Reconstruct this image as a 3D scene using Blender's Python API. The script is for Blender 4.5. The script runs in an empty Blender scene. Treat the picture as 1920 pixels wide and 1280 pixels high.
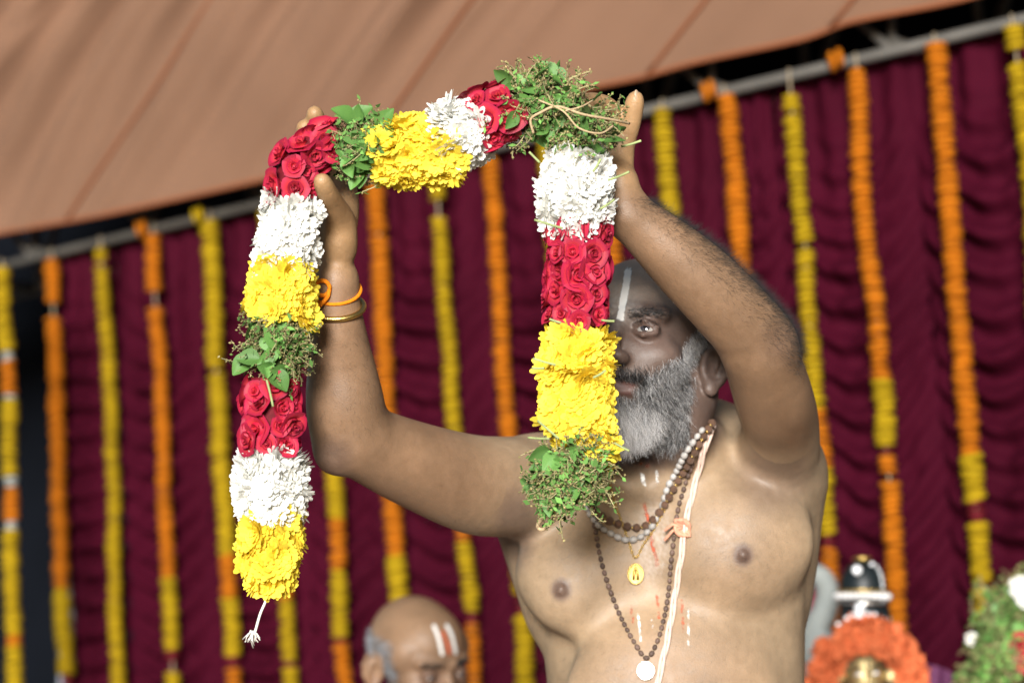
import bpy, math, random
import numpy as np
from mathutils import Vector, Matrix, noise
from mathutils.bvhtree import BVHTree

random.seed(7)
rng = np.random.default_rng(7)
scene = bpy.context.scene
COL = scene.collection
R = math.radians

# ------------------------------------------------------------------ camera
FPX = 4533.0                       # focal length in photo pixels (85 mm on full frame)
PITCH, ROLL = R(8.0), R(3.9)
CAMP = Vector((0.0, 0.0, 1.2))
_f = Vector((0, math.cos(PITCH), math.sin(PITCH)))
_r0 = Vector((1, 0, 0)); _u0 = Vector((0, -math.sin(PITCH), math.cos(PITCH)))
_r = _r0 * math.cos(ROLL) - _u0 * math.sin(ROLL)
_u = _r0 * math.sin(ROLL) + _u0 * math.cos(ROLL)
cam = bpy.data.cameras.new('camera'); camo = bpy.data.objects.new('camera', cam); COL.objects.link(camo)
camo.matrix_world = Matrix(((_r.x, _u.x, -_f.x, CAMP.x), (_r.y, _u.y, -_f.y, CAMP.y), (_r.z, _u.z, -_f.z, CAMP.z), (0, 0, 0, 1)))
cam.sensor_width = 36; cam.lens = 36 * FPX / 1920
cam.clip_start = 0.05; cam.clip_end = 400
cam.dof.use_dof = True; cam.dof.focus_distance = 2.74; cam.dof.aperture_fstop = 3.6
scene.camera = camo

# ------------------------------------------------------------------ light
SUN_AZ, SUN_EL = R(6), R(10)      # lamp stands behind the camera, to its left
sdir = Vector((-math.sin(SUN_AZ) * math.cos(SUN_EL), -math.cos(SUN_AZ) * math.cos(SUN_EL), math.sin(SUN_EL)))
world = bpy.data.worlds.new('World'); scene.world = world; world.use_nodes = True
wn = world.node_tree.nodes; wl = world.node_tree.links
bg = wn['Background']; bg.inputs[1].default_value = 0.07
sky = wn.new('ShaderNodeTexSky'); sky.sky_type = 'NISHITA'; sky.sun_disc = False
sky.sun_elevation = SUN_EL; sky.sun_rotation = math.pi + SUN_AZ
wl.new(sky.outputs[0], bg.inputs[0])
sun = bpy.data.lights.new('sun', 'SUN'); sun.energy = 4.6; sun.angle = R(16); sun.color = (1.0, 0.985, 0.96)
suno = bpy.data.objects.new('sun', sun); COL.objects.link(suno)
suno.rotation_euler = sdir.to_track_quat('Z', 'Y').to_euler()
scene.view_settings.view_transform = 'Standard'; scene.view_settings.look = 'None'
scene.view_settings.exposure = 0.74; scene.view_settings.gamma = 1.0
scene.render.engine = 'CYCLES'
scene.cycles.use_denoising = True
scene.cycles.max_bounces = 6

# ------------------------------------------------------------------ space helpers
MCW = np.array([[_r.x, _f.x, _u.x], [_r.y, _f.y, _u.y], [_r.z, _f.z, _u.z]])   # eye-axes (right, depth, up) -> place
def U(px, py, d):                  # a spot in eye axes, metres
    return np.array([(px - 960) * d / FPX, d, -(py - 640) * d / FPX])
def W(v):
    v = np.asarray(v, float)
    return v @ MCW.T + np.array(CAMP)
def P(px, py, d): return Vector(W(U(px, py, d)))
def proj(w):                       # place -> photo pixel
    e = (np.asarray(w, float) - np.array(CAMP)) @ MCW
    return 960 + e[0] / e[1] * FPX, 640 - e[2] / e[1] * FPX, e[1]

# ------------------------------------------------------------------ materials
def nodes_of(m): return m.node_tree.nodes, m.node_tree.links
def mat(name, col, rough=0.6, var=0.15, scale=20.0, bump=0.0, bscale=200.0, spec=0.4, metal=0.0, attr=None, trans=None, objvar=0.0, sheen=0.0, sss=0.0):
    m = bpy.data.materials.new(name); m.use_nodes = True
    n, l = nodes_of(m); b = n['Principled BSDF']
    b.inputs['Roughness'].default_value = rough; b.inputs['Specular IOR Level'].default_value = spec
    b.inputs['Metallic'].default_value = metal
    if sheen: b.inputs['Sheen Weight'].default_value = sheen
    if sss:
        b.inputs['Subsurface Weight'].default_value = sss; b.inputs['Subsurface Scale'].default_value = 0.004
    tc = n.new('ShaderNodeTexCoord')
    if attr:
        src = n.new('ShaderNodeVertexColor'); src.layer_name = attr; base = src.outputs[0]
    else:
        src = n.new('ShaderNodeRGB'); src.outputs[0].default_value = (*col, 1); base = src.outputs[0]
    nz = n.new('ShaderNodeTexNoise'); nz.inputs['Scale'].default_value = scale; nz.inputs['Detail'].default_value = 4
    l.new(tc.outputs['Object'], nz.inputs['Vector'])
    mr = n.new('ShaderNodeMapRange'); mr.inputs[1].default_value = .3; mr.inputs[2].default_value = .7
    mr.inputs[3].default_value = 1 - var; mr.inputs[4].default_value = 1 + var
    l.new(nz.outputs[0], mr.inputs[0])
    fac = mr.outputs[0]
    if objvar:
        oi = n.new('ShaderNodeObjectInfo'); m2 = n.new('ShaderNodeMapRange')
        m2.inputs[3].default_value = 1 - objvar; m2.inputs[4].default_value = 1 + objvar
        l.new(oi.outputs['Random'], m2.inputs[0])
        mm = n.new('ShaderNodeMath'); mm.operation = 'MULTIPLY'; l.new(fac, mm.inputs[0]); l.new(m2.outputs[0], mm.inputs[1]); fac = mm.outputs[0]
    vm = n.new('ShaderNodeVectorMath'); vm.operation = 'SCALE'
    l.new(base, vm.inputs[0]); l.new(fac, vm.inputs['Scale'])
    l.new(vm.outputs[0], b.inputs['Base Color'])
    if bump:
        bz = n.new('ShaderNodeTexNoise'); bz.inputs['Scale'].default_value = bscale; bz.inputs['Detail'].default_value = 3
        l.new(tc.outputs['Object'], bz.inputs['Vector'])
        bn = n.new('ShaderNodeBump'); bn.inputs['Strength'].default_value = bump; bn.inputs['Distance'].default_value = 0.002
        l.new(bz.outputs[0], bn.inputs['Height']); l.new(bn.outputs[0], b.inputs['Normal'])
    if trans:
        tr = n.new('ShaderNodeBsdfTranslucent'); l.new(vm.outputs[0], tr.inputs[0])
        mx = n.new('ShaderNodeMixShader'); mx.inputs[0].default_value = trans
        l.new(b.outputs[0], mx.inputs[1]); l.new(tr.outputs[0], mx.inputs[2])
        l.new(mx.outputs[0], n['Material Output'].inputs[0])
    return m

M = {}
M['maroon'] = mat('maroon satin', (0.036, 0.0019, 0.0085), .8, .18, 3, .15, 400, .04)
M['canopy'] = mat('orange canopy cloth', (0.205, 0.113, 0.071), .8, .10, 2.2, .1, 500, .2, trans=.15)
M['hem'] = mat('orange canopy hem', (0.24, 0.08, 0.034), .8, .10, 4, 0, 300, .2, trans=.2)
M['navy'] = mat('dark navy tarpaulin', (0.0035, 0.0045, 0.007), .9, .2, 3, .1, 100, .05)
M['steel'] = mat('dull galvanised steel', (0.085, 0.080, 0.072), .6, .25, 9, .1, 60, .3)
M['floor'] = mat('dusty stage carpet', (0.10, 0.035, 0.03), .9, .2, 6, .3, 300, .2)
M['ground'] = mat('packed earth', (0.11, 0.085, 0.06), .95, .25, 2, .4, 40, .2)
M['mari_y'] = mat('yellow marigold', (0.31, 0.205, 0.004), .8, .22, 160, .3, 500, .15, objvar=.14, trans=.1)
M['mari_o'] = mat('orange marigold', (0.37, 0.108, 0.003), .8, .22, 160, .3, 500, .15, objvar=.14, trans=.1)
M['mari_r'] = mat('dark red petals', (0.10, 0.005, 0.010), .7, .25, 160, .2, 500, .2, objvar=.2)
M['mari_w'] = mat('white tuberose', (0.26, 0.27, 0.25), .7, .12, 160, .2, 500, .2, objvar=.1)
M['thread'] = mat('cotton thread', (0.30, 0.24, 0.16), .9, .2, 300, .2, 900, .1)
M['gold'] = mat('gold', (0.66, 0.46, 0.15), .34, .12, 200, .25, 700, .5, metal=1)
M['silver'] = mat('silver', (0.80, 0.78, 0.74), .25, .08, 200, .15, 500, .5, metal=1)
M['brass'] = mat('pale brass', (0.50, 0.40, 0.20), .5, .12, 90, .2, 300, .5, metal=.9)

# ------------------------------------------------------------------ object helpers
def mesh(name, v, f, m=None, smooth=True):
    me = bpy.data.meshes.new(name)
    me.from_pydata([tuple(map(float, p)) for p in v], [], [tuple(map(int, q)) for q in f])
    if smooth: me.shade_smooth()
    for k in (m if isinstance(m, (list, tuple)) else [m]):
        if k: me.materials.append(k)
    return me
def link(name, me, parent=None, loc=None, rot=None, scale=None):
    o = bpy.data.objects.new(name, me); COL.objects.link(o)
    if parent is not None: o.parent = parent
    if loc is not None: o.location = loc
    if rot is not None: o.rotation_mode = 'QUATERNION'; o.rotation_quaternion = rot
    if scale is not None: o.scale = (scale,) * 3 if isinstance(scale, (int, float)) else scale
    return o
def tag(o, label, cat, group=None):
    o['label'] = label; o['category'] = cat
    if group: o['group'] = group
    return o
def thing(name, label, cat, loc, group=None):
    o = bpy.data.objects.new(name, None); COL.objects.link(o); o.location = loc; o.empty_display_size = .05
    return tag(o, label, cat, group)
def struct(name, me, loc=None):
    o = link(name, me, None, loc); o['kind'] = 'structure'; return o
def colattr(me, name, cols, alpha=None):
    a = me.color_attributes.new(name, 'FLOAT_COLOR', 'POINT')
    c = np.ones((len(me.vertices), 4), np.float32); c[:, :3] = cols
    if alpha is not None: c[:, 3] = alpha
    a.data.foreach_set('color', c.ravel())
def basis(nrm, spin=0.0, tilt=None):
    n = Vector(nrm).normalized()
    q = n.to_track_quat('Z', 'Y')
    from mathutils import Quaternion
    return q @ Quaternion((0, 0, 1), spin)
def catmull(pts, n):
    pts = np.asarray(pts, float); k = len(pts); out = []
    ext = np.vstack([2 * pts[0] - pts[1], pts, 2 * pts[-1] - pts[-2]])
    for i in range(k - 1):
        p0, p1, p2, p3 = ext[i:i + 4]
        for t in np.linspace(0, 1, n, endpoint=False):
            out.append(.5 * ((2 * p1) + (-p0 + p2) * t + (2 * p0 - 5 * p1 + 4 * p2 - p3) * t * t + (-p0 + 3 * p1 - 3 * p2 + p3) * t ** 3))
    out.append(pts[-1]); return np.array(out)
def tube_vf(path, rad, sides=8, caps=True):
    path = np.asarray(path, float); n = len(path)
    rad = np.full(n, rad) if np.isscalar(rad) else np.asarray(rad, float)
    t = np.gradient(path, axis=0); t /= np.linalg.norm(t, axis=1)[:, None] + 1e-12
    ref = np.array([0, 0, 1.0]) if abs(t[0][2]) < .9 else np.array([1.0, 0, 0])
    a = np.cross(t[0], ref); a /= np.linalg.norm(a); V = []; Fc = []
    for i in range(n):
        a = a - t[i] * np.dot(a, t[i]); a /= np.linalg.norm(a); b = np.cross(t[i], a)
        for s in range(sides):
            th = 2 * math.pi * s / sides
            V.append(path[i] + rad[i] * (math.cos(th) * a + math.sin(th) * b))
    for i in range(n - 1):
        for s in range(sides):
            s2 = (s + 1) % sides
            Fc.append((i * sides + s, i * sides + s2, (i + 1) * sides + s2, (i + 1) * sides + s))
    if caps:
        Fc.append(tuple(range(sides - 1, -1, -1))); Fc.append(tuple((n - 1) * sides + s for s in range(sides)))
    return np.array(V), Fc
def join_vf(parts):
    V = []; Fc = []; o = 0
    for v, f in parts:
        V.append(np.asarray(v, float)); Fc += [tuple(i + o for i in q) for q in f]; o += len(v)
    return np.vstack(V), Fc
def lathe_vf(prof, seg=16):
    V = []; Fc = []
    for r, z in prof:
        for s in range(seg):
            th = 2 * math.pi * s / seg; V.append((r * math.cos(th), r * math.sin(th), z))
    for i in range(len(prof) - 1):
        for s in range(seg):
            s2 = (s + 1) % seg
            Fc.append((i * seg + s, i * seg + s2, (i + 1) * seg + s2, (i + 1) * seg + s))
    Fc.append(tuple(range(seg - 1, -1, -1))); Fc.append(tuple((len(prof) - 1) * seg + s for s in range(seg)))
    return np.array(V), Fc
def nz(x, y=0.0, z=0.0): return noise.noise(Vector((x, y, z)))

# ================================================================== SETTING
g = 60
struct('ground', mesh('ground', [(-g, -g, -.6), (g, -g, -.6), (g, g, -.6), (-g, g, -.6)], [(0, 1, 2, 3)], M['ground'], False))
v, f = np.array([(x, y, z) for x in (-4, 4) for y in (1.6, 8.6) for z in (-.6, 0)]), [(0, 1, 3, 2), (4, 6, 7, 5), (0, 4, 5, 1), (2, 3, 7, 6), (1, 5, 7, 3), (0, 2, 6, 4)]
struct('stage_floor', mesh('stage_floor', v, f, M['floor'], False))

# backdrop plane: depth as a function of photo column
def dback(px): return 1.0 / (1 / 6.9 + (1 / 4.95 - 1 / 6.9) * px / 1920.0)
def truss_y(px): return 490 - (490 - 45) * px / 1920.0
pA, pB = P(0, 490, dback(0)), P(1920, 45, dback(1920))
TRZ = (pA.z + pB.z) / 2                                   # height of the bottom chord
bdir = Vector((pB.x - pA.x, pB.y - pA.y, 0)); blen = bdir.length; bdir.normalize()
bnrm = Vector((bdir.y, -bdir.x, 0))                       # towards the camera
if bnrm.y > 0: bnrm = -bnrm
def on_back(px, z, off=0.0):
    """spot on the vertical backdrop plane seen at column px, raised to height z"""
    a = P(px, truss_y(px), dback(px)); s = (a - pA).dot(bdir)
    return Vector((pA.x, pA.y, 0)) + bdir * s + Vector((0, 0, z)) + bnrm * off
def back_s(px): return (P(px, truss_y(px), dback(px)) - pA).dot(bdir)

# curtain: swagged panels between gathers
gath = [80, 185, 345, 520, 668, 880, 1095, 1310, 1425, 1680, 1960, 2250]
cur = thing('curtain', 'dark maroon satin curtain with swagged folds hanging behind the marigold strings', 'curtain', on_back(1000, 0.02))
cl = cur.location
for i in range(len(gath) - 1):
    s0, s1 = back_s(gath[i]), back_s(gath[i + 1]); w = s1 - s0
    nu, nv = 34, 240; zt, zb = TRZ - .002, .03
    ph = random.uniform(0, 6); sag = w * random.uniform(.30, .42)
    V = []
    for j in range(nv + 1):
        z = zt + (zb - zt) * j / nv
        for k in range(nu + 1):
            u = k / nu
            q = z + sag * (1 - (2 * u - 1) ** 2) ** 1.0 + .02 * nz(u * 3 + i * 7, z * 2.0)
            dep = (zt - z)
            per = .075 + .02 * nz(i * 3.3, q * 1.6)
            fade = min(1, max(0, (dep - .05) / .35))
            fold = math.sin(q / .078 * 2 * math.pi + ph + 1.6 * nz(q * 4, i * 9.1) + 1.2 * nz(u * 2.5, q * 3, i * 2.0))
            fold = (abs(fold * .5 + .5) ** 1.4) * (.050) * (.45 + .9 * (1 - abs(2 * u - 1)) ** .5) * (.75 + .6 * nz(q * 5, i * 5.0, u * 2))
            top = (1 - fade) * .012 * math.sin((u - .5) * 26 + ph + 6 * dep * (u - .5))
            gatherd = -.012 * math.exp(-((min(u, 1 - u)) / .05) ** 2) + .012 * nz(u * 9, z * 6, i)
            off = -.050 + fold * fade + top + gatherd
            p = Vector((pA.x, pA.y, 0)) + bdir * (s0 + u * w) + Vector((0, 0, z)) + bnrm * off - cl
            V.append(p)
    Fc = [(j * (nu + 1) + k, j * (nu + 1) + k + 1, (j + 1) * (nu + 1) + k + 1, (j + 1) * (nu + 1) + k) for j in range(nv) for k in range(nu)]
    link('panel', mesh('panel', V, Fc, M['maroon']), cur)

# added dark shell behind the stage, keeps the bright sky out of the gaps
def quad(name, pts, m): return mesh(name, pts, [(0, 1, 2, 3)], m, False)
bp = lambda s, z, off: Vector((pA.x, pA.y, 0)) + bdir * s + Vector((0, 0, z)) + bnrm * off
tv = []; nu = 40
tp = thing('sky_blocker', 'added black navy sheet hiding the sky behind the truss and curtain', 'sky_blocker', bp(1.5, 0.0, -1.2))
prof = [(-1.2, 0.0), (-1.2, 1.5), (-1.2, 3.2), (-1.0, 3.55), (-.3, 3.75), (.35, 3.85)]
V = []; 
for (o_, z_) in prof:
    for k in range(nu + 1):
        s_ = -2.5 + 8.0 * k / nu
        V.append(bp(s_, z_, o_ + .03 * nz(s_ * 2, z_ * 1.1)) - tp.location)
Fc = [(j * (nu + 1) + k, j * (nu + 1) + k + 1, (j + 1) * (nu + 1) + k + 1, (j + 1) * (nu + 1) + k) for j in range(len(prof) - 1) for k in range(nu)]
link('sheet', mesh('sheet', V, Fc, M['navy']), tp)

# truss
tr = thing('truss', 'dull steel lattice truss running above the maroon curtain', 'truss', bp(1.5, TRZ, 0))
def bar(a, b, r, name):
    v, f = tube_vf([a - tr.location, (a + b) / 2 - tr.location, b - tr.location], r, 10)
    link(name, mesh(name, v, f, M['steel']), tr)
S0, S1 = -1.2, 4.6
bar(bp(S0, TRZ - .003, .0), bp(S1, TRZ - .003, 0), .0125, 'chord')
bar(bp(S0, TRZ + .02, -.42), bp(S1, TRZ + .02, -.42), .02, 'chord')
bar(bp(S0, TRZ + .44, .0), bp(S1, TRZ + .44, 0), .0135, 'chord')
bar(bp(S0, TRZ + .44, -.42), bp(S1, TRZ + .44, -.42), .02, 'chord')
k = S0; i = 0
while k < S1 - .4:
    bar(bp(k, TRZ + .44, 0), bp(k + .42, TRZ, 0), .0095, 'brace')
    bar(bp(k + .42, TRZ, 0), bp(k + .46, TRZ + .44, 0), .0085, 'brace')
    bar(bp(k + .42, TRZ + .02, -.42), bp(k + .62, TRZ + .44, -.42), .012, 'brace')
    bar(bp(k + .42, TRZ + .02, 0), bp(k + .42, TRZ + .02, -.42), .012, 'strut')
    bar(bp(k + .42, TRZ + .02, -.42), bp(k + .42, TRZ + .44, -.42), .011, 'strut')
    k += .46; i += 1

# canopy: cloth sloping from its far hem up over the camera side
edge_px = [(-500, 540), (-250, 492), (0, 443), (200, 407), (480, 345), (620, 308), (760, 270), (900, 222), (1080, 176), (1200, 151), (1310, 121), (1500, 80), (1600, 46), (1800, 6), (2000, -52), (2300, -130)]
def dedge(px): return 1.0 / (1 / 6.72 + (1 / 4.86 - 1 / 6.72) * px / 1920.0)
E = catmull([P(a, b - 7, dedge(a)) for a, b in edge_px], 18)
can = thing('canopy', 'orange brown cloth canopy with soft diagonal folds stretched across the upper corner', 'canopy', Vector(E[len(E) // 3]))
co = np.array(can.location)
nv = 46; V = []; ne = len(E)
cdir = np.array([.80, -.62, .62]); cdir /= np.linalg.norm(cdir)
seglen = np.concatenate([[0], np.cumsum(np.linalg.norm(np.diff(E, axis=0), axis=1))])
tg = E[-1] - E[0]; tg /= np.linalg.norm(tg); cn = np.cross(tg, cdir); cn /= np.linalg.norm(cn)
if cn[1] > 0: cn = -cn
for j in range(nv + 1):
    vv = j / nv; L = 2.1 * vv
    for i in range(ne):
        s = seglen[i]; t = s / seglen[-1]
        w = s + .10 * L * math.sin(s * 1.3) + .05 * nz(s * 2, L * 1.5)
        amp = (.030 + .125 * min(1, L / 1.0)) * (1.15 - .9 * min(1, max(0, (t - .2) / .45)))
        def ridge(x): return (1 - abs(2 * (x - math.floor(x)) - 1)) ** 1.7
        fd = .55 * ridge(w / .31 + .3 * nz(w * 1.1, 2.2)) + .30 * ridge(w / .17 + .8 * nz(w * .9, 8.1, L * .3)) + .5 * nz(w * 1.5, L * .5, 3.0)
        fd += .9 * math.exp(-((w - seglen[-1] * .50) / .035) ** 2) * (1 if t < .9 else 0) * min(1, L * 1.5)
        sagv = .12 * math.sin(math.pi * vv)
        p = E[i] + cdir * L + cn * (amp * (fd - .4) + sagv) + np.array([0, 0, .0])
        V.append(p - co)
Fc = [(j * ne + i, j * ne + i + 1, (j + 1) * ne + i + 1, (j + 1) * ne + i) for j in range(nv) for i in range(ne - 1)]
link('cloth', mesh('cloth', V, Fc, M['canopy']), can)
for spx in (120, 690, 1215, 1560):
    si_ = min(range(ne), key=lambda q: abs(proj(E[q])[0] - spx)); sl_ = np.array([list(V[j * ne + si_]) for j in range(nv + 1)]) + cn * .004
    v, f = tube_vf(sl_, .0045, 6); link('seam', mesh('seam', v, f, M['hem']), can)
hv, hf = tube_vf(E - co + np.array([0, 0, -.002]), .006, 8)
link('hem', mesh('hem', hv, hf, M['hem']), can)

# ================================================================== MARIGOLD STRINGS
def marigold_vf(seed):
    r = random.Random(seed); V = []; Fc = []; seg = 18
    prof = [(.35, -.33), (.85, -.26), (1.0, -.02), (.82, .24), (.35, .33)]
    for i, (rr, z) in enumerate(prof):
        for s in range(seg):
            th = 2 * math.pi * s / seg
            k = 1 + (.13 if s % 2 else -.10) * (1 if 0 < i < 4 else .3) + r.uniform(-.06, .06)
            V.append((rr * k * math.cos(th), rr * k * math.sin(th), z + r.uniform(-.06, .06)))
    for i in range(len(prof) - 1):
        for s in range(seg):
            s2 = (s + 1) % seg; Fc.append((i * seg + s, i * seg + s2, (i + 1) * seg + s2, (i + 1) * seg + s))
    Fc.append(tuple(range(seg - 1, -1, -1))); Fc.append(tuple(4 * seg + s for s in range(seg)))
    return V, Fc
MG = {}
for c in 'YORW':
    MG[c] = [mesh('marigold', *marigold_vf(s), M['mari_' + c.lower()]) for s in range(3)]
strings = [
 (2, [(505, 'Y'), (662, 'W'), (676, 'O'), (735, 'W'), (748, 'Y'), (895, 'W'), (908, 'O'), (978, 'W'), (992, 'Y'), (1190, 'O'), (1212, 'Y')], 'marigold string with white and orange bands at the photo\'s left edge, beyond the dark gap'),
 (105, [(486, 'O'), (572, '-'), (598, 'O'), (1100, 'Y'), (1263, 'R')], 'orange marigold string at the left end of the maroon curtain'),
 (197, [(466, 'Y'), (490, '-'), (497, 'Y')], 'thin yellow marigold string, second from the curtain\'s left end'),
 (297, [(441, 'O'), (548, '-'), (572, 'O'), (1085, 'Y'), (1215, 'R'), (1236, '-'), (1255, 'Y')], 'orange marigold string, third from the curtain\'s left end'),
 (404, [(418, 'Y'), (688, '-'), (696, 'Y'), (1040, 'O'), (1120, 'Y'), (1230, 'R'), (1250, 'O')], 'yellow marigold string just left of the hanging end of the large garland'),
 (508, [(392, 'Y'), (1000, 'O'), (1118, 'Y'), (1235, 'R'), (1252, 'Y')], 'marigold string mostly hidden behind the garland\'s free hanging end'),
 (606, [(372, 'Y'), (975, 'O'), (1065, 'Y'), (1195, 'R'), (1208, 'O')], 'yellow and orange marigold string behind the bent elbow with the bangle'),
 (708, [(340, 'O'), (436, '-'), (447, 'O'), (1045, 'Y'), (1200, 'O')], 'orange marigold string beside the raised wrist with the bangle'),
 (834, [(312, 'Y'), (372, '-'), (405, 'Y'), (980, 'O'), (1010, 'Y'), (1150, 'R'), (1165, 'O')], 'yellow marigold string midway between the two hanging sides of the garland'),
 (925, [(290, 'O'), (1030, 'Y'), (1112, 'R'), (1145, 'Y')], 'orange marigold string just left of the garland\'s side that hides the face'),
 (1035, [(255, 'Y')], 'yellow marigold string hidden behind the garland side before the face'),
 (1146, [(238, 'O')], 'orange marigold string peeking between the garland and the bearded man\'s forehead'),
 (1253, [(208, 'Y'), (900, 'O')], 'yellow marigold string above the bearded man\'s hairy forearm'),
 (1366, [(180, 'O'), (900, 'Y')], 'orange marigold string rising behind the bearded man\'s raised elbow'),
 (1490, [(172, 'Y'), (209, '-'), (217, 'Y'), (457, '-'), (466, 'Y'), (772, 'O'), (872, 'Y'), (1000, 'R'), (1022, 'O')], 'yellow marigold string passing behind the bearded man\'s raised shoulder'),
 (1606, [(125, 'O'), (712, 'Y'), (748, '-'), (758, 'Y'), (833, 'R'), (848, 'O'), (884, '-'), (900, 'O')], 'orange marigold string with a loose single bloom hanging above the idol\'s crown'),
 (1757, [(82, 'O'), (104, '-'), (112, 'O'), (850, 'Y'), (940, 'R'), (975, 'Y'), (1090, '-'), (1108, 'Y')], 'orange marigold string with yellow lower end, second from the photo\'s right edge'),
 (1906, [(45, 'Y'), (88, '-'), (112, 'Y')], 'yellow marigold string at the photo\'s right edge'),
]
for si, (px, pat, lab) in enumerate(strings):
    off = .022 if px > 50 else .12
    top = on_back(px, TRZ - .012, off)
    a0 = proj(top)
    # shift so that the string starts at its photo column
    if px < 50: top = P(3, 500, 6.2)
    st = thing('marigold_string', lab, 'flower string', top, 'marigold strings hung before the curtain')
    zend = .98; ztop = top.z + .02
    wob = si * 3.7; z = ztop; rad = .0200 + .002 * math.sin(si * 2.1)
    thr = []
    while z > zend:
        dep = ztop - z
        p = Vector((top.x, top.y, z)) + bdir * (.018 * nz(dep * 1.7, wob) + .006 * nz(dep * 9, wob)) + bnrm * (.01 * nz(dep * 4, wob + 5))
        py = proj(p)[1]; c = '-'
        for y0, cc in pat:
            if py >= y0: c = cc
        thr.append(p - top)
        if c != '-':
            rr = rad * random.uniform(.88, 1.12) * (1.05 if c == 'Y' else 1.0) * (.8 if c in 'RW' else 1)
            o = link('marigold' if c in 'YO' else ('rose_petal_bunch' if c == 'R' else 'tuberose'), random.choice(MG[c]), st, p - top, None, (rr, rr, rr * 1.05))
            o.rotation_euler = (random.uniform(-.2, .2), random.uniform(-.2, .2), random.uniform(0, 6.3))
        z -= .0138 * random.uniform(.85, 1.15)
    tv_, tf_ = tube_vf(thr, .0022, 5)
    link('thread', mesh('thread', tv_, tf_, M['thread']), st)
    # hook of blooms over the chord
    if si in (3, 9, 13, 15, 4):
        c = [cc for y0, cc in pat][0]
        for q in range(2):
            o = link('marigold', random.choice(MG[c]), st, Vector((0, 0, .012 - .004 * q)) - bdir * (.022 + .02 * q) + bnrm * .01, None, .022)
            o.rotation_euler = (0, 1.4, 0)

# grey cloth strip at the curtain's left end
V = []; gs = on_back(92, 1.35, .0)
for j in range(30):
    z = .62 * (j / 29) - .25
    for k in range(7):
        u = k / 6 - .5
        V.append(bdir * (u * .035 * (1 + .5 * nz(z * 5, 3)) + .012 * nz(z * 4)) + Vector((0, 0, z)) + bnrm * (.012 * math.sin(u * 9 + z * 5)))
Fc = [(j * 7 + k, j * 7 + k + 1, (j + 1) * 7 + k + 1, (j + 1) * 7 + k) for j in range(29) for k in range(6)]
M['grey'] = mat('grey satin', (.22, .24, .28), .45, .2, 20, 0, 100, .4)
o = link('cloth_strip', mesh('cloth_strip', V, Fc, M['grey']), None, gs)
tag(o, 'narrow silvery grey cloth strip hanging at the curtain\'s left end', 'cloth')

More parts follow.
